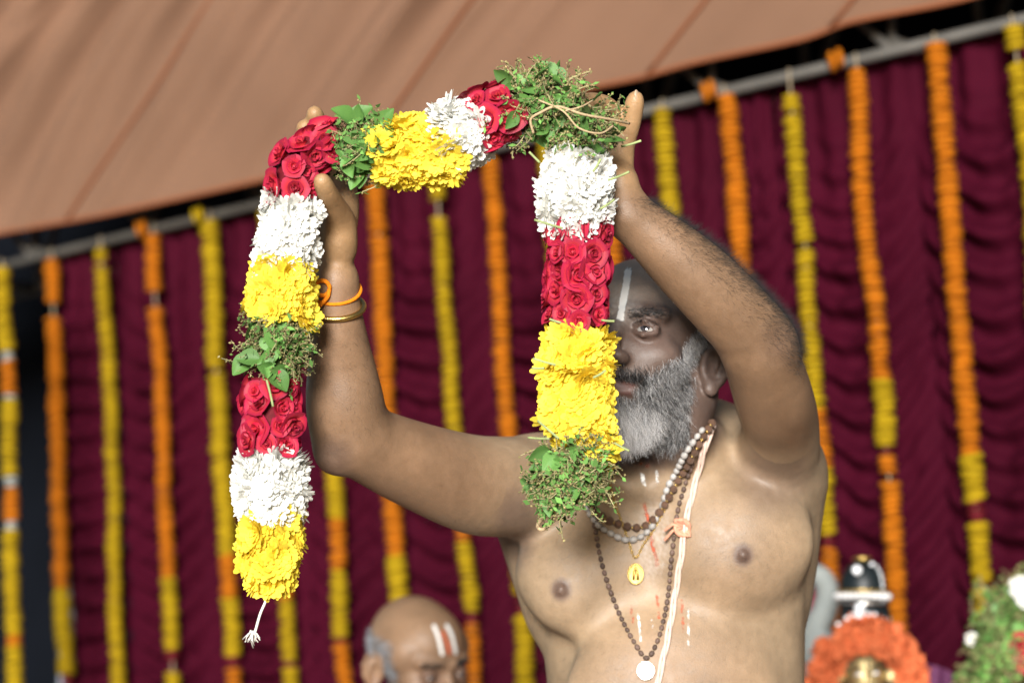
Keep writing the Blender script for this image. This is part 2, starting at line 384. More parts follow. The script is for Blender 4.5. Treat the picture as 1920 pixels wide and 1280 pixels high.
# ================================================================== IMPLICIT BODIES
class Field:
    def __init__(s, xs, ys, zs):
        s.ax = [np.asarray(a, np.float32) for a in (xs, ys, zs)]
        s.F = np.full([len(a) for a in s.ax], 1.0, np.float32)
    def box(s, lo, hi):
        sl = []
        for a, l, h in zip(s.ax, lo, hi):
            i0 = max(0, int(np.searchsorted(a, l)) - 1); i1 = min(len(a), int(np.searchsorted(a, h)) + 2)
            if i1 - i0 < 1: return None
            sl.append(slice(i0, i1))
        return tuple(sl)
    def pts(s, sl):
        return s.ax[0][sl[0]][:, None, None], s.ax[1][sl[1]][None, :, None], s.ax[2][sl[2]][None, None, :]
    def mix(s, sl, d, k, sub=False):
        A = s.F[sl]
        if sub:
            d = -d; h = np.clip(.5 - .5 * (d - A) / k * -1, 0, 1) if False else np.clip(.5 + .5 * (d - A) / k, 0, 1)
            s.F[sl] = A * (1 - h) + d * h + k * h * (1 - h)
        else:
            h = np.clip(.5 + .5 * (A - d) / k, 0, 1)
            s.F[sl] = A * (1 - h) + d * h - k * h * (1 - h)
    def cone(s, a, ra, b, rb, k=.01, sub=False):
        a = np.asarray(a, float); b = np.asarray(b, float); m = max(ra, rb) + 2 * k + .012
        sl = s.box(np.minimum(a, b) - m, np.maximum(a, b) + m)
        if sl is None: return
        x, y, z = s.pts(sl); ba = (b - a).astype(np.float32); L2 = float(ba @ ba) + 1e-12
        t = np.clip(((x - a[0]) * ba[0] + (y - a[1]) * ba[1] + (z - a[2]) * ba[2]) / L2, 0, 1).astype(np.float32)
        d = np.sqrt((x - a[0] - t * ba[0]) ** 2 + (y - a[1] - t * ba[1]) ** 2 + (z - a[2] - t * ba[2]) ** 2) - (ra + (rb - ra) * t)
        s.mix(sl, d.astype(np.float32), k, sub)
    def chain(s, pts, k=.012):
        q = catmull(pts, 7) if len(pts) > 2 else np.asarray(pts, float); m = q[:, 3].max() + 2 * k + .012
        sl = s.box(q[:, :3].min(0) - m, q[:, :3].max(0) + m)
        if sl is None: return
        x, y, z = s.pts(sl); D = None
        for a, b in zip(q[:-1], q[1:]):
            ba = (b[:3] - a[:3]).astype(np.float32); L2 = float(ba @ ba) + 1e-12; a32 = a.astype(np.float32)
            t = np.clip(((x - a32[0]) * ba[0] + (y - a32[1]) * ba[1] + (z - a32[2]) * ba[2]) / L2, 0, 1)
            d = np.sqrt((x - a32[0] - t * ba[0]) ** 2 + (y - a32[1] - t * ba[1]) ** 2 + (z - a32[2] - t * ba[2]) ** 2) - (a32[3] + np.float32(b[3] - a[3]) * t)
            if D is None: D = d
            else:
                kk = np.float32(.006); h = np.clip(.5 + .5 * (D - d) / kk, 0, 1); D = D * (1 - h) + d * h - kk * h * (1 - h)
        s.mix(sl, D.astype(np.float32), k)
    def ell(s, c, r, Rm=None, k=.01, sub=False):
        """ellipsoid, Rm rows = axes"""
        c = np.asarray(c, float); r = np.asarray(r, float)
        if Rm is None: Rm = np.eye(3)
        ext = np.abs(np.asarray(Rm).T) @ r + 2 * k + .012
        sl = s.box(c - ext, c + ext)
        if sl is None: return
        x, y, z = s.pts(sl); x = x - c[0]; y = y - c[1]; z = z - c[2]
        k0 = 0; k1 = 0
        for i in range(3):
            q = (Rm[i][0] * x + Rm[i][1] * y + Rm[i][2] * z)
            k0 = k0 + (q / r[i]) ** 2; k1 = k1 + (q / r[i] ** 2) ** 2
        k0 = np.sqrt(k0); k1 = np.sqrt(k1) + 1e-6
        s.mix(sl, (k0 * (k0 - 1) / k1).astype(np.float32), k, sub)
    def loft(s, rows, yaw, d0, k=.02, n=2.3):
        """rows: (z, cx, halfwidth, halfdepth) in metres, section turned by yaw"""
        rows = sorted(rows); zz = [r[0] for r in rows]
        wmax = max(r[2] for r in rows) + .08
        lo = (min(r[1] for r in rows) - wmax, d0 - wmax, zz[0] - .05); hi = (max(r[1] for r in rows) + wmax, d0 + wmax, zz[-1] + .05)
        sl = s.box(lo, hi); x, y, z = s.pts(sl)
        it = lambda i: np.interp(z.ravel(), zz, [r[i] for r in rows])[None, None, :].astype(np.float32)
        cx, w, b = it(1), it(2), it(3); c_, s_ = math.cos(yaw), math.sin(yaw)
        X = x - cx; Y = y - d0
        lx = X * c_ - Y * s_; ly = -X * s_ - Y * c_
        q = ((np.abs(lx) / w) ** n + (np.abs(ly) / b) ** n) ** (1 / n)
        d = (q - 1) * np.minimum(w, b) * .9
        d = np.maximum(d, np.maximum(zz[0] - z, z - zz[-1]))
        s.mix(sl, d.astype(np.float32), k)
    def polygonise(s):
        F = s.F; neg = F < 0; nx, ny, nz_ = F.shape
        c = np.zeros((nx - 1, ny - 1, nz_ - 1), np.int8)
        for i in (0, 1):
            for j in (0, 1):
                for k in (0, 1):
                    c += neg[i:nx - 1 + i, j:ny - 1 + j, k:nz_ - 1 + k]
        cells = np.argwhere((c > 0) & (c < 8)); ids = np.full(c.shape, -1, np.int32)
        ids[cells[:, 0], cells[:, 1], cells[:, 2]] = np.arange(len(cells))
        acc = np.zeros((len(cells), 3)); cnt = np.zeros(len(cells))
        cs = [(i, j, k) for i in (0, 1) for j in (0, 1) for k in (0, 1)]
        for p in cs:
            for ax in range(3):
                if p[ax]: continue
                q = list(p); q[ax] = 1
                i0 = cells + np.array(p); i1 = cells + np.array(q)
                f0 = F[i0[:, 0], i0[:, 1], i0[:, 2]]; f1 = F[i1[:, 0], i1[:, 1], i1[:, 2]]
                m = (f0 < 0) != (f1 < 0); t = np.where(m, f0 / np.where(m, f0 - f1, 1), 0)
                P0 = np.stack([s.ax[a][i0[:, a]] for a in range(3)], 1); P1 = np.stack([s.ax[a][i1[:, a]] for a in range(3)], 1)
                acc += np.where(m[:, None], P0 + (P1 - P0) * t[:, None], 0); cnt += m
        V = acc / np.maximum(cnt, 1)[:, None]; Fc = []
        for ax in range(3):
            o1, o2 = [(1, 2), (2, 0), (0, 1)][ax]
            sl0 = [slice(None)] * 3; sl1 = [slice(None)] * 3
            sl0[ax] = slice(0, -1); sl1[ax] = slice(1, None)
            a = neg[tuple(sl0)]; b = neg[tuple(sl1)]
            e = np.argwhere(a != b)
            ok = (e[:, o1] > 0) & (e[:, o2] > 0) & (e[:, o1] < F.shape[o1] - 1) & (e[:, o2] < F.shape[o2] - 1); e = e[ok]
            sgn = a[e[:, 0], e[:, 1], e[:, 2]]
            def cid(d1, d2):
                q = e.copy(); q[:, o1] -= d1; q[:, o2] -= d2; return ids[q[:, 0], q[:, 1], q[:, 2]]
            Q = np.stack([cid(1, 1), cid(0, 1), cid(0, 0), cid(1, 0)], 1)
            Q[~sgn] = Q[~sgn][:, ::-1]; Fc.append(Q)
        return V, np.vstack(Fc)
def fast_mesh(name, V, Q, mats):
    me = bpy.data.meshes.new(name)
    me.vertices.add(len(V)); me.vertices.foreach_set('co', np.asarray(V, np.float32).ravel())
    me.loops.add(Q.size); me.loops.foreach_set('vertex_index', Q.ravel().astype(np.int32))
    me.polygons.add(len(Q)); me.polygons.foreach_set('loop_start', (np.arange(len(Q)) * Q.shape[1]).astype(np.int32))
    me.update(calc_edges=True); me.shade_smooth()
    for m in mats: me.materials.append(m)
    return me
def relax(V, Q, it=2, lam=.5):
    e = np.vstack([Q[:, [0, 1]], Q[:, [1, 2]], Q[:, [2, 3]], Q[:, [3, 0]]])
    e = np.vstack([e, e[:, ::-1]]); n = len(V)
    deg = np.bincount(e[:, 0], minlength=n).astype(float)
    for k in range(it):
        for l in (lam, -lam * 1.03):
            S = np.stack([np.bincount(e[:, 0], weights=V[e[:, 1], a], minlength=n) for a in range(3)], 1) / np.maximum(deg, 1)[:, None]
            V = V + l * (S - V)
    return V
def vnormals(V, Q):
    fn = np.cross(V[Q[:, 2]] - V[Q[:, 0]], V[Q[:, 3]] - V[Q[:, 1]]); N = np.zeros_like(V)
    for i in range(4):
        for a in range(3): N[:, a] += np.bincount(Q[:, i], weights=fn[:, a], minlength=len(V))
    return N / (np.linalg.norm(N, axis=1)[:, None] + 1e-12)
def grid(a, b, fine, h, hf):
    """axis samples: step hf inside the intervals 'fine', else h"""
    out = [a]
    while out[-1] < b:
        x = out[-1]; st = h
        for f0, f1, hh in fine:
            if f0 <= x <= f1: st = min(st, hh)
        out.append(x + st)
    return np.array(out)

class Head:
    """axes of a head seen from the camera; local x = the person's left, y = face, z = crown"""
    def __init__(s, c, yaw, pitch, roll, sc):
        a = np.array([math.cos(yaw), -math.sin(yaw), 0.])
        b = np.array([-math.sin(yaw) * math.cos(pitch), -math.cos(yaw) * math.cos(pitch), math.sin(pitch)])
        z = np.array([math.sin(yaw) * math.sin(pitch), math.cos(yaw) * math.sin(pitch), math.cos(pitch)])
        c_, s_ = math.cos(roll), math.sin(roll)
        s.x = a * c_ + z * s_; s.z = z * c_ - a * s_; s.y = b; s.c = np.asarray(c, float); s.s = sc
        s.M = np.stack([s.x, s.y, s.z])           # rows
    def p(s, q): return s.c + s.s * (np.asarray(q, float) @ s.M)
    def loc(s, w): return ((np.asarray(w) - s.c) @ s.M.T) / s.s
    def sculpt(s, Fd, detail=True):
        S = s.s
        def E(c, r, k=.012, sub=False, rot=None):
            Rm = s.M if rot is None else rot @ s.M
            Fd.ell(s.p(c), np.array(r) * S, Rm, k, sub)
        def C(a, ra, b, rb, k=.008, sub=False): Fd.cone(s.p(a), ra * S, s.p(b), rb * S, k, sub)
        E((0, -.014, .038), (.0745, .094, .082), .02)
        E((0, .028, .046), (.061, .058, .056), .02)
        E((0, .034, -.020), (.060, .056, .072), .02)
        E((0, .032, -.066), (.053, .050, .044), .02)
        E((0, .068, -.095), (.022, .018, .018), .015)
        for q in (-1, 1):
            E((q * .044, .052, -.020), (.024, .024, .020), .016)
            C((q * .014, .086, .023), .0085, (q * .046, .071, .027), .009, .010)
            E((q * .033, .103, .005), (.021, .022, .0135), .012, True)
            E((q * .062, .02, .035), (.02, .035, .03), .02)
        # nose
        C((0, .083, .016), .0075, (0, .104, -.022), .0095, .010)
        C((0, .104, -.022), .0098, (0, .110, -.034), .0112, .010)
        for q in (-1, 1):
            E((q * .0150, .098, -.036), (.0078, .0125, .0078), .009)
        for q in (-1, 1):
            E((q * .0085, .106, -.047), (.0048, .0075, .006), .003, True)
        # lips
        C((-.030, .078, -.066), .003, (0, .0900, -.0630), .0040, .007); C((.030, .078, -.066), .003, (0, .0900, -.0630), .0040, .007)
        C((-.026, .079, -.071), .0035, (0, .0885, -.0738), .0045, .007); C((.026, .079, -.071), .0035, (0, .0885, -.0738), .0045, .007)
        C((-.029, .086, -.0680), .0016, (0, .103, -.0688), .0018, .003, True); C((.029, .086, -.0680), .0016, (0, .103, -.0688), .0018, .003, True)
        # eyes: lids over the ball, with an almond opening
        for q in (-1, 1):
            E((q * .0325, .0755, .0035), (.0150, .0148, .0142), .004)
            C((q * .0195, .0850, .0085), .0022, (q * .0330, .0905, .0118), .0026, .003)
            C((q * .0330, .0905, .0118), .0026, (q * .0465, .0815, .0070), .0024, .003)
            C((q * .0200, .0845, .0000), .0018, (q * .0330, .0895, -.0055), .0024, .004)
            C((q * .0330, .0895, -.0055), .0024, (q * .0460, .0815, .0005), .0020, .004)
            E((q * .0330, .0960, .0026), (.0138, .016, .0033), .0016, True)
        # ears
        for q in (-1, 1):
            co, si = math.cos(.95), math.sin(.95)
            rot = np.array([[co, q * si, 0], [-q * si, co, 0], [0, 0, 1.]])
            def ep(a, b, c_): # along ear plane (back), out, up
                base = np.array([q * .075, -.012, -.004])
                a, b, c_ = a * 1.1, b * 1.1, c_ * 1.1; return base + np.array([q * (si * a + co * b), -co * a + si * b * 1.0, c_])
            E(ep(.010, .006, 0), (.0085, .019, .031), .006, False, rot)
            E(ep(.008, .014, -.002), (.0085, .0125, .019), .004, True, rot)
            ring = [(-.004, .006, .012), (.000, .009, .024), (.010, .012, .031), (.021, .014, .026), (.026, .014, .012), (.024, .012, -.006), (.016, .010, -.020)]
            for u0, u1 in zip(ring[:-1], ring[1:]): C(ep(*u0), .0036, ep(*u1), .0036, .003)
            ah = [(.006, .008, .018), (.013, .010, .014), (.0165, .011, .002), (.013, .010, -.012)]
            for u0, u1 in zip(ah[:-1], ah[1:]): C(ep(*u0), .0032, ep(*u1), .0032, .003)
            E(ep(.008, .008, -.027), (.006, .009, .010), .005, False, rot)   # lobe
            E(ep(-.003, .007, -.006), (.004, .0045, .007), .004, False, rot) # tragus

# ------------------------------------------------------------------ the bearded man
HD = Head(U(1203, 668, 2.99), R(23), R(20), R(-1), 1.05)
hx, hz = HD.c[0], HD.c[2]
BX = grid(-.27, .42, [(hx - .085, hx + .11, .0022), (hx - .03, hx + .04, .0016)], .0034, 0)
BY = grid(2.60, 3.34, [(2.84, 2.95, .0022)], .0034, 0)
BZ = grid(-.66, .325, [(hz - .14, hz + .10, .0022), (hz + .01, hz + .06, .0016)], .0034, 0)
B = Field(BX, BY, BZ)
dT = 3.085; sT = dT / FPX
rows = [(812, 1238, 80, 75), (835, 1242, 130, 95), (870, 1245, 205, 118), (910, 1247, 250, 138), (960, 1247, 266, 152), (1010, 1245, 270, 160),
        (1060, 1250, 264, 163), (1110, 1255, 254, 164), (1180, 1261, 247, 164), (1280, 1266, 241, 166), (1400, 1270, 240, 172), (1500, 1271, 240, 172), (1600, 1271, 235, 160)]
B.loft([(-(a - 640) * sT, (b - 960) * sT, c * sT, e * sT) for a, b, c, e in rows], R(12), dT, .03)
def px(p): x, y, d, r = p; return (*U(x, y, d), r)
def pc(pts, k=.012): B.chain([px(p) for p in pts], k)
# shoulders, neck, collar bones
pc([(1215, 800, 3.075, .056), (1238, 880, 3.10, .066)], .03)
pc([(1318, 800, 3.11, .040), (1400, 850, 3.09, .050), (1462, 880, 3.06, .050)], .04)
pc([(1180, 850, 3.13, .042), (1080, 878, 3.10, .050), (1000, 905, 3.07, .056)], .04)
pc([(1215, 918, 2.992, .006), (1120, 893, 3.005, .006), (1040, 872, 3.04, .006)], .035)
pc([(1258, 910, 2.985, .006), (1320, 873, 3.005, .005), (1350, 860, 3.03, .004)], .035)
pc([(1178, 842, 3.03, .010), (1222, 915, 2.985, .007)], .02)
pc([(1318, 800, 3.03, .012), (1252, 912, 2.982, .007)], .02)
B.chain([(*HD.p((.052, -.035, -.03)), .036), (*HD.p((.045, -.03, -.085)), .036), (*U(1315, 850, 3.06), .036)], .03)
B.chain([(*HD.p((-.052, -.035, -.03)), .036), (*U(1150, 850, 3.09), .036)], .03)
B.ell(U(1236, 922, 2.955), (.013, .012, .012), None, .018, True)
# chest and belly
B.ell(U(1098, 1078, 3.03), (.088, .058, .070), None, .030)
B.ell(U(1072, 1120, 3.008), (.050, .036, .042), None, .016)
B.ell(U(1378, 1015, 2.995), (.092, .048, .072), None, .035)
B.ell(U(1372, 1062, 2.985), (.055, .034, .042), None, .03)
B.ell(U(1250, 1320, 2.975), (.125, .050, .105), None, .05)
B.cone(U(1238, 960, 2.948), .010, U(1215, 1130, 2.935), .010, .035, True)
# side muscles below the raised arms
pc([(1470, 880, 3.07, .046), (1452, 1000, 3.10, .052), (1440, 1120, 3.12, .05)], .03)
pc([(985, 950, 3.10, .040), (1020, 1040, 3.13, .045), (1060, 1140, 3.13, .05)], .03)
B.cone(U(968, 965, 2.985), .008, U(962, 1015, 3.0), .009, .022, True)
# arm with the bangle
pc([(1005, 912, 3.06, .062), (940, 912, 3.01, .0595), (880, 906, 2.97, .0575), (770, 868, 2.90, .049), (665, 822, 2.835, .041)], .02)
pc([(655, 812, 2.835, .043), (647, 755, 2.82, .0425), (640, 690, 2.81, .0365), (634, 620, 2.79, .029), (630, 565, 2.78, .0245), (631, 520, 2.775, .0235)], .015)
pc([(628, 852, 2.825, .022), (655, 800, 2.84, .03)], .015)
# hairy arm
pc([(1455, 885, 3.06, .054), (1463, 800, 2.97, .0455), (1449, 740, 2.90, .045), (1424, 660, 2.835, .042)], .02)
pc([(1428, 645, 2.835, .040), (1392, 605, 2.815, .041), (1330, 540, 2.79, .0395), (1272, 485, 2.775, .0355), (1215, 434, 2.765, .0285), (1173, 398, 2.758, .0235)], .016)
# hand with the bangle: palm, thumb pad, thumb, fingers
B.ell(U(612, 440, 2.785), (.034, .0165, .052), None, .014)
B.ell(U(634, 432, 2.762), (.0185, .0175, .036), None, .012)
pc([(640, 470, 2.77, .017), (637, 415, 2.755, .0150), (626, 384, 2.722, .0104), (613, 360, 2.694, .0088), (603, 338, 2.676, .0070)], .006)
pc([(645, 420, 2.785, .014), (650, 372, 2.795, .0115), (640, 320, 2.80, .0092), (622, 275, 2.79, .0085)], .006)
pc([(622, 390, 2.795, .0125), (612, 330, 2.805, .0098), (597, 255, 2.790, .0092), (590, 212, 2.760, .0084)], .005)
pc([(592, 390, 2.795, .0125), (584, 330, 2.805, .0095), (575, 280, 2.80, .0088), (570, 238, 2.770, .0080)], .005)
pc([(566, 395, 2.795, .011), (558, 345, 2.80, .0085), (552, 305, 2.79, .0075)], .005)
# other hand
pc([(1172, 400, 2.758, .0235), (1160, 345, 2.765, .0235)], .014)
B.ell(U(1138, 308, 2.782), (.0305, .0165, .050), None, .014)
pc([(1160, 305, 2.785, .0125), (1170, 268, 2.782, .0102), (1183, 225, 2.775, .0095), (1192, 184, 2.765, .0078)], .005)
pc([(1150, 262, 2.790, .0115), (1152, 222, 2.785, .0098), (1136, 200, 2.760, .0092), (1108, 192, 2.735, .0085), (1086, 200, 2.715, .0078)], .004)
pc([(1128, 260, 2.795, .0115), (1118, 215, 2.795, .0095), (1095, 192, 2.775, .0088), (1068, 190, 2.75, .008)], .004)
pc([(1108, 268, 2.795, .011), (1085, 228, 2.795, .0092), (1060, 212, 2.775, .0085)], .004)
pc([(1145, 350, 2.765, .0165), (1112, 315, 2.745, .0125), (1090, 285, 2.735, .0105), (1082, 262, 2.73, .0088)], .006)
HD.sculpt(B)
BV, BQ = B.polygonise(); BV = relax(BV, BQ, 3)
BN = vnormals(BV, BQ)
if np.mean(np.einsum('ij,ij->i', BN, BV - BV.mean(0))) < 0: BQ = BQ[:, ::-1].copy(); BN = -BN
del B
bvh = BVHTree.FromPolygons([Vector(p) for p in BV.tolist()], BQ.tolist())
def hit(pxx, pyy):
    o = Vector((0, 0, 0)); d = Vector(U(pxx, pyy, 1.0)).normalized()
    loc, nrm, idx, dist = bvh.ray_cast(o, d)
    if loc is None: return None, None
    n = np.array(nrm); n = n if n[1] < 0 else -n
    return np.array(loc), n
# skin colour: masks for areola, ash smears, scalp / beard shadow stubble
def vpx(V): return 960 + V[:, 0] / V[:, 1] * FPX, 640 - V[:, 2] / V[:, 1] * FPX
qx, qy = vpx(BV); HL = HD.loc(BV)
front = BN[:, 1] < .1
base = np.array([.298, .212, .132]); colr = np.tile(base, (len(BV), 1))
def blend(c, w): 
    global colr
    w = np.clip(w, 0, 1)[:, None]; colr = colr * (1 - w) + np.array(c) * w
def ss(a, b, x): t = np.clip((x - a) / (b - a), 0, 1); return t * t * (3 - 2 * t)
# tanned, darker arms; darker face; paler belly
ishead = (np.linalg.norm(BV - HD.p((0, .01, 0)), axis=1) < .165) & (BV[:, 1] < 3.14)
arm = ss(1400, 1330, qx) * ss(800, 760, qy) + ss(760, 640, qx) 
blend([.185, .101, .055], ss(3.0, 2.88, BV[:, 1]) * .8 * (~ishead))
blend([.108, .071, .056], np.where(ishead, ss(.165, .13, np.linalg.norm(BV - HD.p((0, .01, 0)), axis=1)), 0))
fh = ishead * ss(.03, .055, HL[:, 2])
blend([.38, .29, .225], fh * .9)
# cheeks darker, eye sockets darker, lips
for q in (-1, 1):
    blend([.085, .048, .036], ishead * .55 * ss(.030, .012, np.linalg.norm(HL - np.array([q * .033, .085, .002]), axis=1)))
blend([.115, .055, .045], ishead * ss(.010, .006, np.abs(HL[:, 2] + .0685)) * ss(.034, .026, np.abs(HL[:, 0])) * ss(.075, .084, HL[:, 1]))
# palms are paler
palm = (BV[:, 1] < 2.83) * (ss(545, 470, qy) * (qx < 700) + ss(390, 310, qy) * (qx > 1040) * (qx < 1230))
blend([.36, .215, .10], palm * .75)
for nx_, ny_ in ((1052, 1105), (1393, 1040)):
    d = np.hypot(qx - nx_, (qy - ny_) * .9); blend([.095, .058, .048], front * ss(26, 12, d) * (BV[:, 1] > 2.9) * .85)
    bumpv = front & (d < 12) & (BV[:, 1] > 2.9)
    BV[bumpv] += BN[bumpv] * (.005 * ss(11, 5, d[bumpv]))[:, None]
blend([.10, .065, .052], ss(60, 15, np.hypot(qx - 622, qy - 858)) * .6); blend([.11, .065, .045], ss(70, 15, np.hypot(qx - 1475, qy - 640)) * .55)
# darker armpits, pale ash smears on the breastbone
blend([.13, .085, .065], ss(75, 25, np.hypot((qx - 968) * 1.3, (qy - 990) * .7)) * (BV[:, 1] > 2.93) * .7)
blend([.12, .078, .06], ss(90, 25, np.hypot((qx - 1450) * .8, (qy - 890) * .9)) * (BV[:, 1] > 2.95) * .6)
nzv = np.array([nz(a * 60, b * 60, c * 60) for a, b, c in BV[::1]]) if False else (np.sin(qx * .31 + np.sin(qy * .17) * 3) * np.sin(qy * .23 + np.sin(qx * .19) * 2))
blend([.52, .46, .42], front * (BV[:, 1] > 2.9) * ss(60, 15, np.hypot((qx - 1225) * 1.2, (qy - 1010) * .55)) * (.30 + .25 * nzv))
blend([.42, .37, .33], front * ishead * ss(58, 10, np.hypot((qx - 1162) * 1.1, (qy - 565) * .8)) * (.62 + .22 * nzv))

ms = bpy.data.materials.new('skin'); ms.use_nodes = True
n, l = nodes_of(ms); b = n['Principled BSDF']
vc = n.new('ShaderNodeVertexColor'); vc.layer_name = 'tone'
tc = n.new('ShaderNodeTexCoord')
def noise_node(sc, det=4):
    q = n.new('ShaderNodeTexNoise'); q.inputs['Scale'].default_value = sc; q.inputs['Detail'].default_value = det; l.new(tc.outputs['Object'], q.inputs['Vector']); return q
n1, n2, n3 = noise_node(14), noise_node(90, 5), noise_node(420, 3)
def rng_node(src, a, b_):
    q = n.new('ShaderNodeMapRange'); q.inputs[1].default_value = .3; q.inputs[2].default_value = .7; q.inputs[3].default_value = a; q.inputs[4].default_value = b_
    l.new(src, q.inputs[0]); return q.outputs[0]
def mul(a, b_):
    q = n.new('ShaderNodeMath'); q.operation = 'MULTIPLY'; l.new(a, q.inputs[0]); l.new(b_, q.inputs[1]); return q.outputs[0]
fac = mul(mul(rng_node(n1.outputs[0], .80, 1.18), rng_node(n2.outputs[0], .93, 1.07)), rng_node(n3.outputs[0], .95, 1.05))
vm = n.new('ShaderNodeVectorMath'); vm.operation = 'SCALE'; l.new(vc.outputs[0], vm.inputs[0]); l.new(fac, vm.inputs['Scale'])
l.new(vm.outputs[0], b.inputs['Base Color'])
l.new(rng_node(n2.outputs[0], .42, .60), b.inputs['Roughness'])
b.inputs['Specular IOR Level'].default_value = .42
b.inputs['Subsurface Weight'].default_value = .12; b.inputs['Subsurface Radius'].default_value = (.8, .4, .25); b.inputs['Subsurface Scale'].default_value = .006
bn = n.new('ShaderNodeBump'); bn.inputs['Strength'].default_value = .22; bn.inputs['Distance'].default_value = .0010
vo = n.new('ShaderNodeTexVoronoi'); vo.inputs['Scale'].default_value = 620; l.new(tc.outputs['Object'], vo.inputs['Vector'])
ad = n.new('ShaderNodeMath'); l.new(vo.outputs[0], ad.inputs[0]); l.new(n2.outputs[0], ad.inputs[1])
ve = n.new('ShaderNodeTexVoronoi'); ve.feature = 'DISTANCE_TO_EDGE'; ve.inputs['Scale'].default_value = 48
wp = n.new('ShaderNodeVectorMath'); wp.operation = 'MULTIPLY_ADD'; wp.inputs[1].default_value = (.02, .02, .02); l.new(n1.outputs['Color'], wp.inputs[0]); l.new(tc.outputs['Object'], wp.inputs[2]); l.new(wp.outputs[0], ve.inputs['Vector'])
ce = n.new('ShaderNodeMapRange'); ce.inputs[1].default_value = 0; ce.inputs[2].default_value = .09; ce.inputs[3].default_value = -.8; ce.inputs[4].default_value = 0; l.new(ve.outputs[0], ce.inputs[0])
cm = mul(ce.outputs[0], vc.outputs['Alpha']); ad2 = n.new('ShaderNodeMath'); l.new(ad.outputs[0], ad2.inputs[0]); l.new(cm, ad2.inputs[1])
l.new(ad2.outputs[0], bn.inputs['Height']); l.new(bn.outputs[0], b.inputs['Normal'])
M['skin'] = ms
M['sclera'] = mat('eye white', (.30, .28, .26), .12, .05, 50, 0, 100, .6)
M['iris'] = mat('dark brown iris', (.035, .03, .035), .08, .1, 300, 0, 100, .8)
M['pupil'] = mat('pupil', (.004, .004, .004), .05, .0, 50, 0, 100, .8)
M['dhoti'] = mat('cream cotton dhoti', (.62, .56, .44), .85, .06, 20, .2, 800, .2)

feet = W(U(1262, 1280, 3.085)); man = thing('person', 'bare-chested man with grey beard raising both arms to hold up a flower garland', 'person', (feet[0], feet[1], 0.0))
mo = np.array(man.location)
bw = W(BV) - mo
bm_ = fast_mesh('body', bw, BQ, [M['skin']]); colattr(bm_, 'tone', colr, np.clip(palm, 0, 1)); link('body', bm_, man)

def eyeball(parent, org, H, q, gaze, r=.0126):
    vv, ff = [], []; seg, ring = 24, 20
    for i in range(ring + 1):
        th = math.pi * i / ring
        for s in range(seg):
            bulge = 1 + .05 * math.exp(-(th / .45) ** 2)
            vv.append((r * bulge * math.sin(th) * math.cos(2 * math.pi * s / seg), r * bulge * math.sin(th) * math.sin(2 * math.pi * s / seg), r * bulge * math.cos(th)))
    ff = [(i * seg + s, (i + 1) * seg + s, (i + 1) * seg + (s + 1) % seg, i * seg + (s + 1) % seg) for i in range(ring) for s in range(seg)]
    me = mesh('eye', vv, ff, [M['sclera'], M['iris'], M['pupil']])
    for k, pl in enumerate(me.polygons):
        i = k // seg; pl.material_index = 2 if i < 1 else (1 if i < 3 else 0)
    c = W(H.p((q * .0325, .0762, .0035))) - org
    gd = Vector((W(np.array(gaze)) - np.array(CAMP)).tolist())
    return link('eye', me, parent, c, gd.to_track_quat('Z', 'Y'), H.s)
gz = HD.y + .15 * np.array([0, 0, 1.0]) + .10 * HD.x
for q in (-1, 1): eyeball(man, mo, HD, q, gz)

M['nail'] = mat('fingernail', (.46, .33, .22), .3, .08, 100, 0, 100, .5)
nl = U(1194, 178, 2.7585); nme = mesh('fingernail', *lathe_vf([(.0005, .0010), (.0035, .0008), (.0046, 0), (.004, -.001)], 12), M['nail'])
nd = Vector((W(np.array([.75, -.62, .15])) - np.array(CAMP)).tolist())
link('fingernail', nme, man, W(nl) - mo, nd.to_track_quat('Z', 'Y'), (.9, 1.35, 1))
# hair: tapered three-sided strands rooted on the skin
def strands(name, parent, org, roots, dirs, lens, rads, cols, matl, curl=.25, seg=3, grav=None):
    n_ = len(roots); roots = np.asarray(roots); dirs = np.asarray(dirs); dirs = dirs / np.linalg.norm(dirs, axis=1)[:, None]
    rnd = rng.normal(size=(n_, 3)); side = np.cross(dirs, rnd); side /= np.linalg.norm(side, axis=1)[:, None] + 1e-9
    s2 = np.cross(dirs, side); V = np.zeros((n_, (seg + 1) * 3, 3)); C3 = np.zeros((n_, (seg + 1) * 3, 3))
    for j in range(seg + 1):
        t = j / seg
        c = roots + dirs * (lens * t)[:, None] + side * (curl * lens * t * t)[:, None]
        if grav is not None: c = c + np.asarray(grav)[None, :] * (lens * t * t)[:, None]
        rr = rads * (1 - .75 * t)
        for a in range(3):
            th = 2 * math.pi * a / 3
            V[:, j * 3 + a] = c + (side * math.cos(th) + s2 * math.sin(th)) * rr[:, None]; C3[:, j * 3 + a] = cols
    Q = []
    for j in range(seg):
        for a in range(3): Q.append((j * 3 + a, j * 3 + (a + 1) % 3, (j + 1) * 3 + (a + 1) % 3, (j + 1) * 3 + a))
    Q = (np.array(Q)[None] + (np.arange(n_) * (seg + 1) * 3)[:, None, None]).reshape(-1, 4)
    me = fast_mesh(name, W(V.reshape(-1, 3)) - org, Q, [matl]); colattr(me, 'tone', C3.reshape(-1, 3))
    o = link(name, me, parent); o['kind'] = 'stuff'; return o
M['hair'] = mat('hair', (0, 0, 0), .5, .1, 50, 0, 100, .4, attr='tone')
